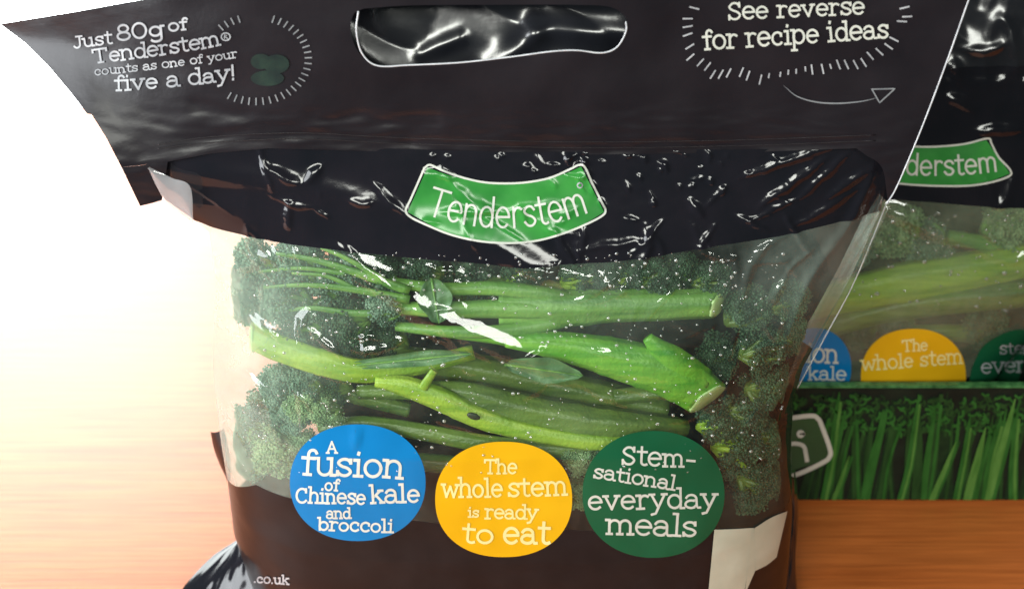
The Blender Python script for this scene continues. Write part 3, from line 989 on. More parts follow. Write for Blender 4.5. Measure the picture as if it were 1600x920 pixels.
lab = poly_patch([(1116, 826), (1146, 825), (1178, 823)], [(1106, 930), (1136, 930), (1162, 930)], 'cream_label', M['label'], bagA, 0.0003)
poly_patch([(1178, 823), (1205, 806), (1230, 796)], [(1180, 889), (1198, 880), (1213, 868)], 'label_fold', M['label'], lab, 0.0006, 30, 30)
poly_patch([(1178, 824), (1179, 850), (1180, 889)], [(1176, 826), (1170, 870), (1163, 928)], 'label_fold', M['label'], lab, 0.00045, 30, 10)

# header print
ink = Ink()
ink.text('Just', 115, 75, 177, 67, 13, 2.8)
ink.text('80g', 182, 63, 257, 55, 16, 3.4)
ink.text('of', 263, 49, 294, 45, 12, 3.0)
ink.text('Tenderstem', 146, 98, 345, 70, 15, 3.0, sag=2)
ink.stroke(arc(353, 57, 7, 6, 0, 360, 14), 1.8)
ink.stroke([(351, 60), (351, 54), (355, 55), (352, 57), (356, 60)], 1.3)
ink.text('counts as one of your', 148, 117, 372, 89, 8.5, 1.8, sag=2)
ink.text('five a day!', 179, 141, 370, 123, 15.5, 3.2, sag=2)
ink.build('lettering', M['grey_ink'], header, header_y, *YH, off=0.0003)  # greyer than the right lettering, the light veil put into the ink
ink = Ink()
ink.text('See reverse', 1137, 30, 1352, 21, 18, 3.2)
ink.text('for recipe ideas', 1098, 77, 1389, 58, 20, 3.6)
ink.build('lettering', M['cream'], header, header_y, *YH, off=0.0003)
ink = Ink()
zc = [(205, 30), (180, 70), (180, 100), (180, 130), (188, 175), (190, 215), (228, 235), (255, 250), (275, 280), (305, 280), (335, 275), (383, 272), (408, 285), (455, 300), (487, 285), (530, 280), (560, 272), (590, 268), (625, 260), (650, 262), (690, 260),
      (720, 250), (750, 243), (780, 243), (815, 243), (845, 235), (870, 210), (905, 195), (940, 175), (960, 148), (990, 80), (1010, 62), (1000, 28)]
for k, (zx, zy) in enumerate(zc):
    x, y = 1000 + zx * 0.413, zy * 0.413
    cx, cy = 1000 + 590 * 0.413, 70 * 0.413
    d = np.array([(x - cx) * 0.42, (y - cy)]); d /= np.linalg.norm(d)
    ln = 7 if k not in (14, 15, 16, 17, 18, 21) else 3
    ink.stroke([(x - d[0] * ln, y - d[1] * ln), (x + d[0] * ln, y + d[1] * ln)], 2.4)
ink.build('dash_ring', M['grey_ink'], header, header_y, *YH, off=0.0003)
ink = Ink()
ink.stroke(catmull([(1225, 134), (1245, 150), (1275, 159), (1310, 161), (1345, 158), (1368, 153)], 30), 2.4, taper=True)
ink.stroke([(1362, 139), (1398, 138), (1374, 160), (1362, 139)], 2.2)
ink.build('arrow', M['dim_ink'], header, header_y, *YH, off=0.0003)
ink = Ink()
for k in range(34):
    a = -0.9 + 4.4 * k / 33 - 1.4
    x, y = 400 + 82 * math.cos(a), 92 + 66 * math.sin(a)
    if 28 < y < 160:
        d = np.array([math.cos(a), math.sin(a)])
        ink.stroke([(x - d[0] * 5, y - d[1] * 5), (x + d[0] * 5, y + d[1] * 5)], 2.0)
ink.build('dash_ring', M['dim_ink'], header, header_y, *YH, off=0.0003)
for (x, y, rx, ry) in [(418, 122, 26, 12), (432, 100, 20, 15), (408, 96, 16, 12)]:
    patch_polar(x, y, rx, ry, 2, header_y, *YH, 0.0002 + rx * 2e-6, 'floret_picture', M['pic'], header, nr=6, na=32)

# condensation on the inside of the film
def ico(r, sub=1):
    bm = bmesh.new(); bmesh.ops.create_icosphere(bm, subdivisions=sub, radius=r)
    v = np.array([p.co[:] for p in bm.verts]); f = [[q.index for q in p.verts] for p in bm.faces]
    bm.free(); return v, f


ICO2 = ico(1.0, 2); ICO1 = ico(1.0, 1)


def droplets(name, n, region, bag, parent, yl, r0, r1, sign=1):
    px = []; py = []
    while len(px) < n:
        x = random.uniform(*region[0]); y = random.uniform(*region[1])
        if random.random() < region[2](x, y):
            px.append(x); py.append(y)
    P = hit(bag.surf, px, py, *yl)
    mb = MB()
    for p in P:
        r = r0 * (r1 / r0) ** (random.random() ** 2)
        v = ICO1[0] * np.array([r, r * 0.5, r]) + p + np.array([0, -r * 0.1 * sign, 0])
        mb.add(v, ICO1[1])
    o = mb.build(name, M['drop'], parent)
    o['kind'] = 'stuff'
    return o


def dens(x, y):
    v = noise2(np.array([x * 0.02]), np.array([y * 0.03]))[0]
    return max(0.05, min(1, 0.35 + 1.6 * v + (0.5 if y < 450 else 0)))


droplets('condensation', 800, ((380, 1225), (395, 740), dens), A, bagA, YA, 0.00020, 0.00070)

# ------------------------------------------------------------------ vegetables
def inside(bag, yl, px, py, deep):
    P = hit(bag.surf, [px], [py], *yl)[0]
    d = rays(px, py); d = d / np.linalg.norm(d)
    return P + d * deep


def pxr(P, r):
    depth = (P[1] - CAM[1]) * CP + (CAM[2] - P[2]) * SP
    return r * depth / FPX


def stalk_path(bag, yl, pts, n):
    P = []; R = []
    for (x, y, deep, r) in pts:
        p = inside(bag, yl, x, y, 0.0)
        rr = pxr(p, r)
        p = inside(bag, yl, x, y, deep + rr + 0.0006)
        P.append(p); R.append(rr)
    P = np.array(P)
    P = catmull(P, n); R = np.interp(np.linspace(0, 1, n), np.linspace(0, 1, len(R)), R)
    return P, R


OCTV = np.array([(1, 0, 0), (-1, 0, 0), (0, 1, 0), (0, -1, 0), (0, 0, 1), (0, 0, -1)], float)
OCTF = np.array([(0, 2, 4), (2, 1, 4), (1, 3, 4), (3, 0, 4), (2, 0, 5), (1, 2, 5), (3, 1, 5), (0, 3, 5)])


def press(bag, V, gap=0.0009):
    """keep what is in a bag behind its film"""
    V = np.array(V, float)
    e0, e1 = bag.edges(V[:, 2])
    c, h = (e0 + e1) / 2, (e1 - e0) / 2
    q = (V[:, 0] - c) / h
    aq = np.abs(q)
    q = np.sign(q) * np.where(aq > 0.84, 0.84 + 0.12 * np.tanh((aq - 0.84) / 0.12), aq)
    V[:, 0] = c + q * h
    f = bag.base(V[:, 0], V[:, 2]) + gap
    k = 0.0032
    d = np.clip((V[:, 1] - f) / k, -30, 30)
    V[:, 1] = f + k * np.log1p(np.exp(d))
    V[:, 1] = np.minimum(V[:, 1], np.maximum(2 * bag.y0 - f - 0.002, f))
    return V


def floret(name, bag, yl, px, py, deep, r, root, mat, parent, buds=260, seed=0, stem_mat=None, budr=1.0):
    """dense head: knobbly clusters of tiny buds on short fleshy branchlets growing away from root (photo pixel)"""
    rs = np.random.default_rng(seed + int(px * 7 + py))
    C = inside(bag, yl, px, py, deep)
    rad = pxr(C, r)
    C = inside(bag, yl, px, py, deep + rad * 0.80)
    rt = inside(bag, yl, root[0], root[1], deep + rad * 0.9)
    ax = C - rt; ax /= np.linalg.norm(ax) + 1e-9
    ms = MB()
    base = C - ax * rad * 0.85
    nk = 22
    gold = np.pi * (3 - math.sqrt(5))
    cen = []; nor = []; sz = []
    cv = []
    for k in range(nk):
        q = 1 - 1.75 * (k + 0.5) / nk
        th = gold * k + rs.uniform(-0.4, 0.4)
        a = np.cross(ax, [0.3, 0.9, 0.1]); a /= np.linalg.norm(a); b = np.cross(ax, a)
        d = ax * q + math.sqrt(max(0, 1 - q * q)) * (a * math.cos(th) + b * math.sin(th))
        cr = rad * rs.uniform(0.22, 0.36)
        tip = C + d * rad * rs.uniform(0.50, 0.92)
        tube(ms, catmull([base, (base * 0.4 + tip * 0.6) + rs.normal(size=3) * rad * 0.06, tip], 5), np.linspace(rad * 0.13, rad * 0.09, 5), 7)
        n = 58
        i = np.arange(n) + 0.5
        ph = np.arccos(1 - 1.75 * i / n); t2 = gold * i
        e = np.stack([np.sin(ph) * np.cos(t2), np.sin(ph) * np.sin(t2), np.cos(ph)], 1)
        z = d / np.linalg.norm(d); xx = np.cross(z, [0.2, 0.3, 0.9]); xx /= np.linalg.norm(xx); yy = np.cross(z, xx)
        e = e[:, :1] * xx + e[:, 1:2] * yy + e[:, 2:] * z
        e += rs.normal(size=e.shape) * 0.10
        rr = cr * (1 + 0.16 * np.sin(e[:, :1] * 5 + k) * np.cos(e[:, 2:] * 6) + rs.normal(size=(n, 1)) * 0.06)
        cen.append(tip + e * rr); sz.append(np.full(n, cr * 0.20) * rs.uniform(0.6, 1.35, n))
        cv.append(ICO1[0] * cr * 0.80 + tip)
    cen = press(bag, np.vstack(cen)); sz = np.concatenate(sz)
    sc = sz[:, None, None] * rs.uniform(0.8, 1.25, (len(cen), 1, 3))
    # turn each bud its own way
    ang = rs.uniform(0, 6.28, len(cen))
    R = np.zeros((len(cen), 3, 3)); R[:, 0, 0] = np.cos(ang); R[:, 0, 2] = np.sin(ang); R[:, 1, 1] = 1; R[:, 2, 0] = -np.sin(ang); R[:, 2, 2] = np.cos(ang)
    V = np.einsum('kij,knj->kni', R, OCTV[None] * sc) + cen[:, None, :]
    F = (OCTF[None] + (np.arange(len(cen)) * 6)[:, None, None]).reshape(-1, 3)
    core = press(bag, np.vstack(cv), 0.0014)
    cF = (np.array(ICO1[1])[None] + (np.arange(nk) * len(ICO1[0]))[:, None, None]).reshape(-1, 3) + len(cen) * 6
    o = mesh_obj(name, np.vstack([V.reshape(-1, 3), core]), np.vstack([F, cF]), mat, parent)
    ms.v = [press(bag, v, 0.001) for v in ms.v]
    ms.build('branchlets', stem_mat or M['stem_mid'], o)
    return o


def leaf(bag, yl, px, py, rx, ry, rot, deep, parent, name='leaf', mat=None, seed=0):
    nu, nv = 18, 10
    V = []
    for i in range(nu):
        u = i / (nu - 1)
        w = math.sin(math.pi * u) ** 0.48 * (1 + 0.25 * math.sin(u * 9 + seed) * u)
        for j in range(nv):
            v = (j / (nv - 1) - 0.5) * 2
            x = (u - 0.5) * 2 * rx; y = v * ry * w
            X = px + x * math.cos(rot) - y * math.sin(rot); Y = py + x * math.sin(rot) + y * math.cos(rot)
            dd = deep + 0.0010 * (1 - v * v) + 0.0016 * float(noise2(np.array([u * 4 + seed]), np.array([v * 2 + seed]))[0]) + 0.0012
            V.append((X, Y, dd))
    V = np.array(V)
    P = hit(bag.surf, V[:, 0], V[:, 1], *yl)
    d = rays(V[:, 0], V[:, 1]); d /= np.linalg.norm(d, axis=1, keepdims=True)
    Q = P + d * V[:, 2:3]
    o = mesh_obj(name, Q, grid_faces(nu, nv), mat or M['leaf'], parent)
    mid = Q.reshape(nu, nv, 3)[:, nv // 2 - 1:nv // 2 + 1].mean(1) - d.reshape(nu, nv, 3)[:, nv // 2] * 0.0002
    mb = MB(); tube(mb, mid, np.linspace(0.00045, 0.00015, nu), 6); mb.build('midrib', M['stem_mid'], o)
    return o


GA = 'stems of broccoli in the front bag'
GB = 'stems of broccoli in the rear bag'


def broccoli(label, bag, yl, group, stalk, mat, cut_end=None, branches=(), florets=(), leaves=(), seed=0, n=40, bump=0.05):
    P, R = stalk_path(bag, yl, stalk, n)
    lo = P[np.argmin(P[:, 2])]
    t = thing('broccoli_stem', (float(P[0][0]), float(P[0][1]), float(P[:, 2].min() - R.max())), label, 'broccoli', group)
    mb = MB(); tube(mb, P, R * (1 + 0.05 * noise2(np.linspace(0, 7, n) + seed, np.full(n, seed * 1.7)) + 0.05 * (np.random.default_rng(seed).random(n) > 0.93)), 28, bump, 8, True, seed)
    if cut_end is not None:      # slanting cut that faces the front
        dr = P[0] - P[1]; dr /= np.linalg.norm(dr)
        V = mb.v[0].reshape(n, 28, 3)
        for k in range(7):
            f = np.clip((P[k][1] - V[k][:, 1]), -1, 1)
            V[k] -= dr[None] * (f * 0.75 * (1 - k / 7.0))[:, None]
        mb.v[0] = V.reshape(-1, 3)
    mb.v = [press(bag, v, 0.0005) for v in mb.v]
    mb.build('stalk', mat, t)
    if cut_end is not None:
        i, j = (0, 1) if cut_end == 0 else (-1, -2)
        dr = P[i] - P[j]; dr /= np.linalg.norm(dr)
        m2 = MB(); q = np.array([P[i] - dr * 0.0002, P[i] + dr * 0.0005, P[i] + dr * 0.0009])
        tube(m2, q, np.array([R[i] * 1.01, R[i] * 0.97, R[i] * 0.8]), 20, bump, 6, True, seed)
        for v in m2.v:
            f = np.clip(P[i][1] - v[:, 1], -1, 1)
            v -= dr[None] * (f * 0.75)[:, None]
        m2.v = [press(bag, v, 0.0004) for v in m2.v]
        m2.build('cut_face', M['cut'], t)
    for b in branches:
        bp, br = stalk_path(bag, yl, b, 24)
        m2 = MB(); tube(m2, bp, br, 12, bump, 5, True, seed + len(b)); m2.v = [press(bag, v, 0.0005) for v in m2.v]; m2.build('branch', mat, t)
    for k, f in enumerate(florets):
        floret('floret', bag, yl, *f[:6], t, seed=seed * 31 + k, buds=f[6] if len(f) > 6 else 260, stem_mat=mat)
    for k, lf in enumerate(leaves):
        leaf(bag, yl, *lf, t, seed=seed + k)
    return t


M['bruise'] = solid('dark_bruise', (0.012, 0.02, 0.010), (0.03, 0.04, 0.015), 600, 0.5)
BB, BD, BP = M['bud_blue'], M['bud_dark'], M['bud_pale']
broccoli('thick green stalk lying level at the top of the front window, cut end right', A, YA, GA,
         [(1122, 474, 0.003, 24), (1060, 476, 0.003, 25), (960, 478, 0.003, 27), (860, 482, 0.003, 30), (780, 482, 0.004, 28)], M['stem_mid'], 0,
         branches=[[(930, 474, 0.012, 6), (870, 464, 0.004, 12), (780, 452, 0.004, 12), (690, 452, 0.006, 10), (600, 440, 0.008, 8)], [(930, 486, 0.012, 7), (860, 487, 0.003, 14), (780, 484, 0.003, 15), (690, 486, 0.004, 13), (600, 480, 0.008, 9)],
                   [(640, 455, 0.006, 8), (560, 430, 0.0025, 7), (490, 410, 0.0008, 5), (430, 402, 0.0005, 3)], [(600, 440, 0.004, 6), (540, 408, 0.001, 4), (500, 392, 0.0006, 2.5)], [(640, 470, 0.006, 8), (560, 456, 0.002, 6), (480, 450, 0.0006, 4), (410, 455, 0.0004, 2.5)],
                   [(560, 456, 0.003, 5), (510, 436, 0.001, 3.5), (455, 432, 0.0005, 2.5)], [(620, 490, 0.006, 8), (550, 492, 0.002, 6), (490, 486, 0.0006, 4), (450, 490, 0.0004, 2.5)], [(540, 430, 0.003, 5), (470, 424, 0.0008, 3.5), (400, 430, 0.0004, 2.5)],
                   [(930, 490, 0.012, 6), (870, 505, 0.004, 11), (800, 518, 0.003, 11), (720, 522, 0.004, 10), (620, 510, 0.008, 8)]],
         florets=[(398, 410, 0.002, 46, (620, 460), BB, 420), (468, 412, 0.003, 46, (640, 460), BB, 420), (380, 468, 0.002, 44, (600, 480), BB, 420), (446, 470, 0.001, 48, (600, 485), BB, 440), (535, 425, 0.004, 40, (680, 450), BB, 340),
                  (540, 500, 0.004, 44, (680, 490), BD, 340), (605, 480, 0.003, 34, (700, 490), BB, 300), (500, 455, 0.007, 46, (640, 470), BB, 340), (478, 520, 0.007, 42, (620, 500), BD, 320), (415, 445, 0.008, 46, (560, 470), BB, 340), (590, 440, 0.008, 40, (690, 455), BD, 280), (360, 430, 0.004, 34, (480, 450), BB, 300)], seed=1)
broccoli('pale stalk at the left of the front window with a whitish cut end', A, YA, GA,
         [(396, 526, 0.002, 24), (440, 546, 0.001, 23), (500, 566, 0.001, 22), (560, 580, 0.002, 20), (640, 575, 0.008, 14), (740, 550, 0.012, 12)], M['stem_lime'], 0,
         florets=[(905, 438, 0.010, 34, (760, 470), BD, 300), (980, 432, 0.009, 36, (800, 470), BD, 300), (820, 436, 0.010, 32, (700, 480), BD, 260)],
         leaves=[(640, 562, 100, 11, -0.10, 0.003)], seed=2)
broccoli('bright green thick stalk slanting down right in the middle of the front window', A, YA, GA,
         [(1106, 624, 0.001, 33), (1060, 592, 0.001, 39), (1000, 572, 0.001, 36), (920, 552, 0.001, 28), (850, 540, 0.001, 20), (790, 540, 0.002, 8)], M['stem_bright'], 0,
         branches=[[(1085, 600, 0.002, 34), (1052, 566, 0.001, 25), (1030, 548, 0.001, 17), (1012, 530, 0.002, 9)], [(880, 548, 0.004, 12), (780, 530, 0.010, 9), (700, 520, 0.014, 8)]],
         florets=[(1065, 425, 0.010, 36, (960, 480), BD, 300)], leaves=[(850, 578, 62, 18, 0.14, 0.0012), (680, 470, 36, 25, 1.4, 0.0016)], seed=3)
lime = broccoli('lime green stalk with a broken side shoot above the amber disc', A, YA, GA,
         [(586, 600, 0.002, 8), (630, 606, 0.001, 17), (690, 628, 0.001, 19), (750, 656, 0.001, 18), (830, 678, 0.002, 15), (920, 692, 0.003, 14), (1010, 694, 0.005, 13)], M['stem_lime'], None,
         branches=[[(660, 612, -0.0002, 8), (668, 600, -0.0006, 7), (678, 586, -0.0008, 6)]],
         florets=[(1150, 702, 0.004, 46, (1000, 690), BD, 420), (1118, 664, 0.008, 34, (1000, 680), BD, 300)], seed=4)
pb = inside(A, YA, 740, 650, 0.0012)
mesh_obj('bruise', ICO2[0] * np.array([0.0022, 0.0007, 0.0012]) @ np.array([[0.9, 0, -0.43], [0, 1, 0], [0.43, 0, 0.9]]) + pb, np.array(ICO2[1]), M['bruise'], lime)
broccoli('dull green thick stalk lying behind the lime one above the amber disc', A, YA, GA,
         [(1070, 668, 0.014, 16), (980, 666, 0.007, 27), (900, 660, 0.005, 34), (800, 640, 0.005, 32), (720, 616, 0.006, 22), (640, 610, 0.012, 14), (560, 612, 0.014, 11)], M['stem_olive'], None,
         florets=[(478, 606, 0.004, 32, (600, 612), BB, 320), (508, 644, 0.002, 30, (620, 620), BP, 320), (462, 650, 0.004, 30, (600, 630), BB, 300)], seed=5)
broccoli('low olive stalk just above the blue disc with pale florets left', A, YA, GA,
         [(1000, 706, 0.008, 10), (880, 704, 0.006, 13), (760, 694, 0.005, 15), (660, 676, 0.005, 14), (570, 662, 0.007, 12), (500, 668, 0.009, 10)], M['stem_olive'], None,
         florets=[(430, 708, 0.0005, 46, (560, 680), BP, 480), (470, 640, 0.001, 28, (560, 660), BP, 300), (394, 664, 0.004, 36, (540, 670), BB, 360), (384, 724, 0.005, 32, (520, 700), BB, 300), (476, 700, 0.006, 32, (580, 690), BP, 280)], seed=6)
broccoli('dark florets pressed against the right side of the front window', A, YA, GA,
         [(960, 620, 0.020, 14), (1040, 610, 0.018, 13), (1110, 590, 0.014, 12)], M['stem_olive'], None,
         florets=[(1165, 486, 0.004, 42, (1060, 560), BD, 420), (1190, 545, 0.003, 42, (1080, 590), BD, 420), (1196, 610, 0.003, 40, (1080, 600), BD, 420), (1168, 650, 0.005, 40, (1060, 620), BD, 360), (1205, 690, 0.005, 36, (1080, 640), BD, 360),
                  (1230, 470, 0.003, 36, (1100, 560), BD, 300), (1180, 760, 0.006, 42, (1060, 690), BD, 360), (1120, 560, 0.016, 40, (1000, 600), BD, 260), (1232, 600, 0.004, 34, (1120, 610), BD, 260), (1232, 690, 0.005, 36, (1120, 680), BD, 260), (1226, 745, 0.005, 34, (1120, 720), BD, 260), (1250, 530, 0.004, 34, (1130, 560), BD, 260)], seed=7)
broccoli('broccoli with speckled florets half hidden between amber and green discs', A, YA, GA,
         [(640, 720, 0.012, 14), (760, 730, 0.012, 15), (860, 735, 0.010, 13)], M['stem_olive'], None,
         florets=[(905, 722, 0.003, 28, (820, 735), BP, 300), (902, 772, 0.004, 30, (820, 745), BP, 300), (850, 716, 0.006, 26, (760, 730), BD, 240), (950, 700, 0.006, 28, (860, 735), BD, 240)], seed=8)
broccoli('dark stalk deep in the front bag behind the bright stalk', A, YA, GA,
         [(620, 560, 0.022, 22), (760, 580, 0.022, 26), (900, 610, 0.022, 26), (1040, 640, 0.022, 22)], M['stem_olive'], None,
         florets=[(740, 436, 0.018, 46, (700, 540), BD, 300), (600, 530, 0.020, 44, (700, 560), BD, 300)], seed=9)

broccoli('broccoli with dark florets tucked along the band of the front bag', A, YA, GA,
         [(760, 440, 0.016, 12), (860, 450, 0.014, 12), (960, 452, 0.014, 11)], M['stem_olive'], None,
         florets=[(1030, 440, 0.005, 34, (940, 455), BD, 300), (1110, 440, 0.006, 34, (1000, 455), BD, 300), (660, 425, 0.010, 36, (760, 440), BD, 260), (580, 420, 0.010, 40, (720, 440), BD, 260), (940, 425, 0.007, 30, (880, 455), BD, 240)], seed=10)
broccoli('blue green broccoli head filling the left side between the pale stalk and blue disc', A, YA, GA,
         [(640, 640, 0.018, 12), (560, 620, 0.016, 12), (500, 600, 0.012, 12)], M['stem_olive'], None,
         florets=[(440, 600, 0.008, 36, (560, 620), BB, 300), (520, 600, 0.010, 36, (620, 630), BD, 280), (560, 545, 0.012, 38, (640, 620), BD, 260), (480, 560, 0.010, 36, (600, 600), BD, 260), (420, 640, 0.010, 38, (520, 640), BB, 280), (360, 690, 0.010, 30, (460, 660), BB, 240)], seed=11)

# ------------------------------------------------------------------ display box with the rear bag
YB = 0.058
box = thing('display_box', (0.06, 0.12, 0.0), 'low open cardboard display box printed with green stems, right of front bag', 'box')
bx0, bx1, bh, bd = -0.055, 0.203, 0.0565, 0.125


def boxpiece(name, x0, x1, y0, y1, z0, z1, mat):
    o = slab(name, x0, x1, y0, y1, z0, z1, mat, 0.0005)
    o.parent = box
    o.data.transform(Matrix.Translation(box.location).inverted())
    return o


front = boxpiece('front_panel', bx0, bx1, YB, YB + 0.002, 0.001, bh, M['box_dark'])
boxpiece('side_panel', bx1 - 0.002, bx1, YB + 0.0025, YB + bd, 0.001, bh, M['box_dark'])
boxpiece('side_panel', bx0, bx0 + 0.002, YB + 0.0025, YB + bd, 0.001, bh, M['box_dark'])
boxpiece('back_panel', bx0, bx1, YB + bd + 0.0005, YB + bd + 0.0025, 0.001, bh + 0.02, M['box_card'])
boxpiece('bottom_panel', bx0 + 0.003, bx1 - 0.003, YB + 0.003, YB + bd - 0.001, 0.0008, 0.0028, M['box_card'])
boxpiece('top_edge', bx0, bx1, YB - 0.0006, YB + 0.0026, bh, bh + 0.0012, M['box_rim'])  # rim strip, its edge highlight put into the lighter green


def flat_ink(name, strokes, mat, off, taper=True):
    ink = Ink()
    for pts, w in strokes:
        ink.stroke(catmull(pts, 10), w, 6, taper=(w > 5))
    p = np.vstack(ink.pts)
    P = at_y(p[:, 0], p[:, 1], np.full(len(p), YB))
    P[:, 1] -= off + np.array(ink.lift)
    P[:, 2] = np.clip(P[:, 2], 0.0022, bh - 0.0015)
    P[:, 0] = np.clip(P[:, 0], bx0 + 0.001, bx1 - 0.001)
    return mesh_obj(name, P, ink.faces, mat, front, False)


rb = random.Random(4)
lay = {1: [], 2: [], 3: [], 4: []}
for k in range(44):
    x = 1150 + k * 11.5 + rb.uniform(-5, 5)
    lean = rb.gauss(20, 13)
    y0 = rb.uniform(612, 660)
    w = rb.uniform(9, 17)
    c = rb.choice([1, 1, 4, 4, 2])
    mid = ((x + lean * 0.45) + rb.uniform(-5, 5), 725)
    lay[c].append(([(x + lean, y0), mid, (x, 792), (x - lean * 0.3, 850)], w))
    if rb.random() < 0.75:
        o_ = w * 0.15
        lay[{4: 1, 1: 2, 2: 3}[c]].append(([(x + lean + o_, y0 + 12), (mid[0] + o_, mid[1]), (x + o_, 792), (x + o_ - lean * 0.3, 850)], w * 0.32))
    if rb.random() < 0.5:
        bx_ = x + lean * 0.5
        lay[rb.choice([1, 2])].append(([(bx_, 720), (bx_ + 8, 690), (bx_ + rb.uniform(10, 26), rb.uniform(640, 670))], w * 0.4))
for x, y0, lean, w in [(1452, 690, 40, 9), (1508, 670, 30, 13), (1540, 625, 44, 12), (1300, 712, 26, 7)]:
    lay[3].append(([(x + lean, y0), (x + lean * 0.5, (y0 + 788) / 2), (x, 788), (x - lean * 0.3, 850)], w))
    lay[2].append(([(x + lean + w * .7, y0), (x + lean * 0.5 + w * .7, (y0 + 788) / 2), (x + w * .7, 788), (x + w * .7 - lean * 0.3, 850)], w * 0.6))
for k in range(420):      # leafy heads near the top of the print
    x = rb.uniform(1240, 1640); y = rb.uniform(614, 672); a = rb.uniform(0, 3.14)
    lay[rb.choice([1, 1, 2, 4])].append(([(x, y), (x + 6 * math.cos(a), y + 5 * math.sin(a)), (x + 10 * math.cos(a + .4), y + 9 * math.sin(a + .4))], rb.uniform(2, 5)))
M['box_g0'] = solid('box_print_shadow_green', (0.006, 0.022, 0.010), (0.014, 0.045, 0.016), 160, 0.55, spec=0.2)
for c, mk, off in ((4, 'box_g0', 0.0002), (1, 'box_g1', 0.0004), (2, 'box_g2', 0.0006), (3, 'box_g3', 0.0008)):
    flat_ink('printed_stems', lay[c], M[mk], off)
# end of the printed badge on the box
def flat_poly(name, poly, mat, off):
    P = at_y([p[0] for p in poly], [p[1] for p in poly], np.full(len(poly), YB)); P[:, 1] -= off
    return mesh_obj(name, P, [tuple(range(len(poly)))[::-1]], mat, front, False)


flat_poly('box_badge', [(1120, 660), (1270, 648), (1280, 652), (1297, 706), (1290, 714), (1130, 770)], M['badge_print'], 0.0010)
ink = Ink()
ink.stroke(catmull([(1120, 660), (1200, 654), (1262, 646), (1277, 650), (1284, 664), (1296, 698), (1295, 710), (1284, 719), (1242, 738), (1180, 755)], 60), 7.0)
ink.text('m', 1160, 734, 1276, 712, 30, 6.5, sans=True, jit=0)
ink.stroke(arc(1250, 674, 4, 4, 0, 360, 10), 5)
p = np.vstack(ink.pts); P = at_y(p[:, 0], p[:, 1], np.full(len(p), YB)); P[:, 1] -= 0.0013 + np.array(ink.lift)
mesh_obj('badge_lettering', P, ink.faces, M['cream'], front, False)

# rear bag
bagB = thing('vegetable_bag', (0.145, 0.10, 0.003), 'second bag of green stems standing inside the printed box behind', 'bag', 'bags of vegetables')
Y0B = 0.098
def wl(z, x):   # a point of the outline at height z
    return (x, z)


CREASE_B = [([(1380, 322), (1430, 346), (1512, 380)], 3.2 * mm, 2.0 * mm), ([(1505, 378), (1578, 412)], 1.6 * mm, 0.8 * mm), ([(1578, 412), (1620, 388)], 1.6 * mm, 1.0 * mm),
            ([(1560, 24), (1578, 48), (1592, 135)], 1.6 * mm, 1.0 * mm), ([(1475, 148), (1530, 175)], 1.8 * mm, 1.0 * mm), ([(1520, 205), (1600, 202)], 1.5 * mm, 1.2 * mm), ([(1490, 90), (1500, 130)], 1.6 * mm, 1.0 * mm),
            ([(1500, 75), (1540, 78), (1570, 65)], 1.6 * mm, 0.9 * mm), ([(1540, 280), (1560, 322), (1590, 270)], 1.8 * mm, 1.0 * mm), ([(1530, 355), (1560, 380), (1580, 408)], 2.2 * mm, 1.0 * mm)]


class BagB(Bag):
    def __init__(self):
        self.y0 = Y0B
        self.l = np.array([[0.105, Y0B, 0.0], [0.095, Y0B, 0.06], [0.052, Y0B, 0.10], [0.040, Y0B, 0.17], [0.030, Y0B, 0.24]])
        self.r = np.array([[0.176, Y0B, 0.0], [0.200, Y0B, 0.056], [0.238, Y0B, 0.10], [0.245, Y0B, 0.17], [0.26, Y0B, 0.24]])
        self.l[0:2, 0] = [0.052, 0.050]
        self.bz = np.array([(0.0, 0.030), (0.055, 0.033), (0.09, 0.031), (0.12, 0.022), (0.145, 0.012), (0.165, 0.006), (0.26, 0.002)])
        self.m, self.k, self.zref, self.seed = (2.2, 3.2), (1.0, 0.65), (0.17, 0.07), 3.7
        self.cre = []
        self.crinkle = lambda x, z: smooth(0.15, 0.165, z) * (0.0008 * (1 - 2.2 * np.abs(noise2(x * 90 + 2, z * 80 + 5))) + 0.0024 * noise2(x * 40, z * 40) + 0.0003 * noise2(x * 230, z * 200))
        for pts, w, h in CREASE_B:
            pp = np.array(pts, float)
            P = hit(self.base, pp[:, 0], pp[:, 1], Y0B - 0.06, Y0B + 0.004)
            self.cre.append((catmull(P[:, [0, 2]], max(2, 7 * (len(pp) - 1))), w, h))


    def base(self, x, z):
        return Bag.base(self, x, z) + 0.30 * np.clip(z - 0.163, 0, 1)

    def surf(self, x, z):
        return Bag.surf(self, x, z) + 0.30 * np.clip(z - 0.163, 0, 1)

    def back(self, x, z):
        return Bag.back(self, x, z) + 0.30 * np.clip(z - 0.163, 0, 1)


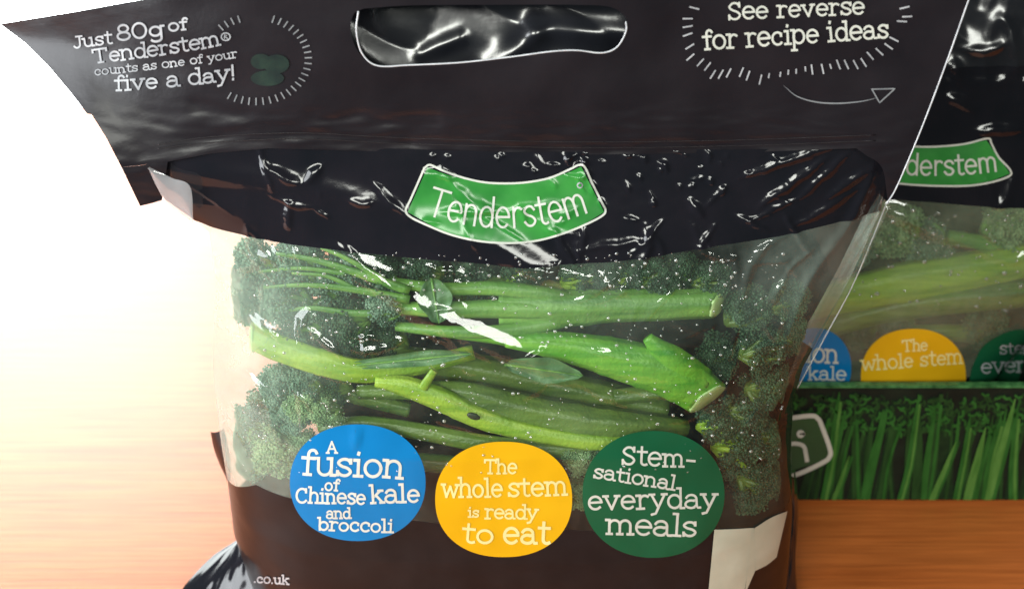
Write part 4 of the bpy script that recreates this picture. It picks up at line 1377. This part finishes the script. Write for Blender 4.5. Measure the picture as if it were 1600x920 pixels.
B = BagB()
YBB = (Y0B - 0.05, Y0B + 0.03)
bandB = B.curve([(1200, 330), (1300, 322), (1400, 312), (1480, 318), (1560, 324), (1640, 326), (1800, 320)])
baseB = B.curve([(1250, 592), (1300, 596), (1430, 604), (1560, 604), (1640, 600)])
B.panel('header', 0.236, 0.168, 240, 110, M['black_gloss'], bagB)
B.panel('upper_band', 0.168, bandB, 220, 50, M['black_film'], bagB)
B.panel('clear_window', bandB, 0.052, 240, 150, M['foggy'], bagB)
B.panel('base_panel', 0.052, 0.0035, 120, 30, M['black_film'], bagB)
B.panel('back_panel', 0.236, 0.0035, 90, 90, M['black_film'], bagB, back=True)
bB = badge(B, bagB, [(1345, 217), (1400, 226), (1440, 230), (1475, 229), (1510, 225), (1541, 219)], [(1322, 268), (1380, 282), (1440, 288), (1500, 289), (1545, 283), (1578, 271)],
           [(1343, 216), (1400, 226), (1440, 229), (1475, 228), (1510, 224), (1543, 216), (1549, 224), (1560, 245), (1578, 265), (1576, 275), (1545, 285), (1505, 290), (1440, 289), (1380, 283), (1325, 270), (1330, 245)], 3.0, YBB)
ink = Ink(); ink.text('Tenderstem', 1345, 264, 1560, 266, 22, 3.4, sag=8, sans=True, jit=0); ink.build('lettering', M['cream'], bB, B.surf, *YBB)
d1 = patch_polar(1272, 574, 58, 62, 2.1, B.surf, *YBB, 0.0002, 'blue_disc', M['blue'], bagB)
ink = Ink(); ink.text('fusion', 1205, 562, 1310, 566, 20, 3.4); ink.text('kale', 1262, 592, 1322, 593, 14, 2.6); ink.build('lettering', M['cream'], d1, B.surf, *YBB)
d2 = patch_polar(1427, 588, 82, 75, 2.2, B.surf, *YBB, 0.00022, 'amber_disc', M['amber'], bagB)
ink = Ink(); ink.text('The', 1410, 548, 1450, 546, 12, 2.3); ink.text('whole stem', 1346, 578, 1504, 566, 15, 2.5); ink.build('lettering', M['yellow_ink'], d2, B.surf, *YBB)
d3 = patch_coons([(1513, 604), (1520, 570), (1542, 535), (1594, 514), (1645, 535)], [(1513, 606), (1530, 606), (1560, 606), (1594, 606), (1645, 606)], 60, 30, B.surf, *YBB, 0.00024, 'green_disc', M['dgreen'], bagB)
ink = Ink(); ink.text('stem-', 1562, 552, 1630, 550, 12, 2.2); ink.text('everyday', 1532, 582, 1680, 576, 15, 2.4); ink.build('lettering', M['grey_ink'], d3, B.surf, *YBB)
droplets('condensation', 90, ((1330, 1600), (325, 480), lambda x, y: 1), B, bagB, YBB, 0.0004, 0.0011)

broccoli('thick bright stalk rising to the right in the rear bag', B, YBB, GB, [(1240, 485, 0.004, 20), (1320, 462, 0.002, 28), (1420, 440, 0.001, 32), (1520, 422, 0.001, 30), (1640, 400, 0.002, 26)], M['stem_lime'], None,
         florets=[(1700, 380, 0.004, 50, (1600, 410), BB, 200)], seed=21)
broccoli('olive stalk lying under the bright stalk in the rear bag', B, YBB, GB, [(1260, 520, 0.006, 16), (1380, 486, 0.004, 22), (1500, 468, 0.003, 24), (1640, 455, 0.004, 24)], M['stem_olive'], None,
         florets=[(1220, 500, 0.006, 40, (1330, 500), BD, 200)], seed=22)
broccoli('broccoli head under the black band in the rear bag', B, YBB, GB, [(1600, 395, 0.012, 12), (1540, 380, 0.010, 12), (1480, 370, 0.010, 12)], M['stem_mid'], None,
         florets=[(1400, 358, 0.004, 46, (1500, 372), BP, 360), (1340, 380, 0.006, 40, (1450, 380), BB, 300), (1450, 380, 0.008, 40, (1540, 380), BB, 300), (1570, 350, 0.006, 44, (1500, 372), BP, 300)], seed=23)
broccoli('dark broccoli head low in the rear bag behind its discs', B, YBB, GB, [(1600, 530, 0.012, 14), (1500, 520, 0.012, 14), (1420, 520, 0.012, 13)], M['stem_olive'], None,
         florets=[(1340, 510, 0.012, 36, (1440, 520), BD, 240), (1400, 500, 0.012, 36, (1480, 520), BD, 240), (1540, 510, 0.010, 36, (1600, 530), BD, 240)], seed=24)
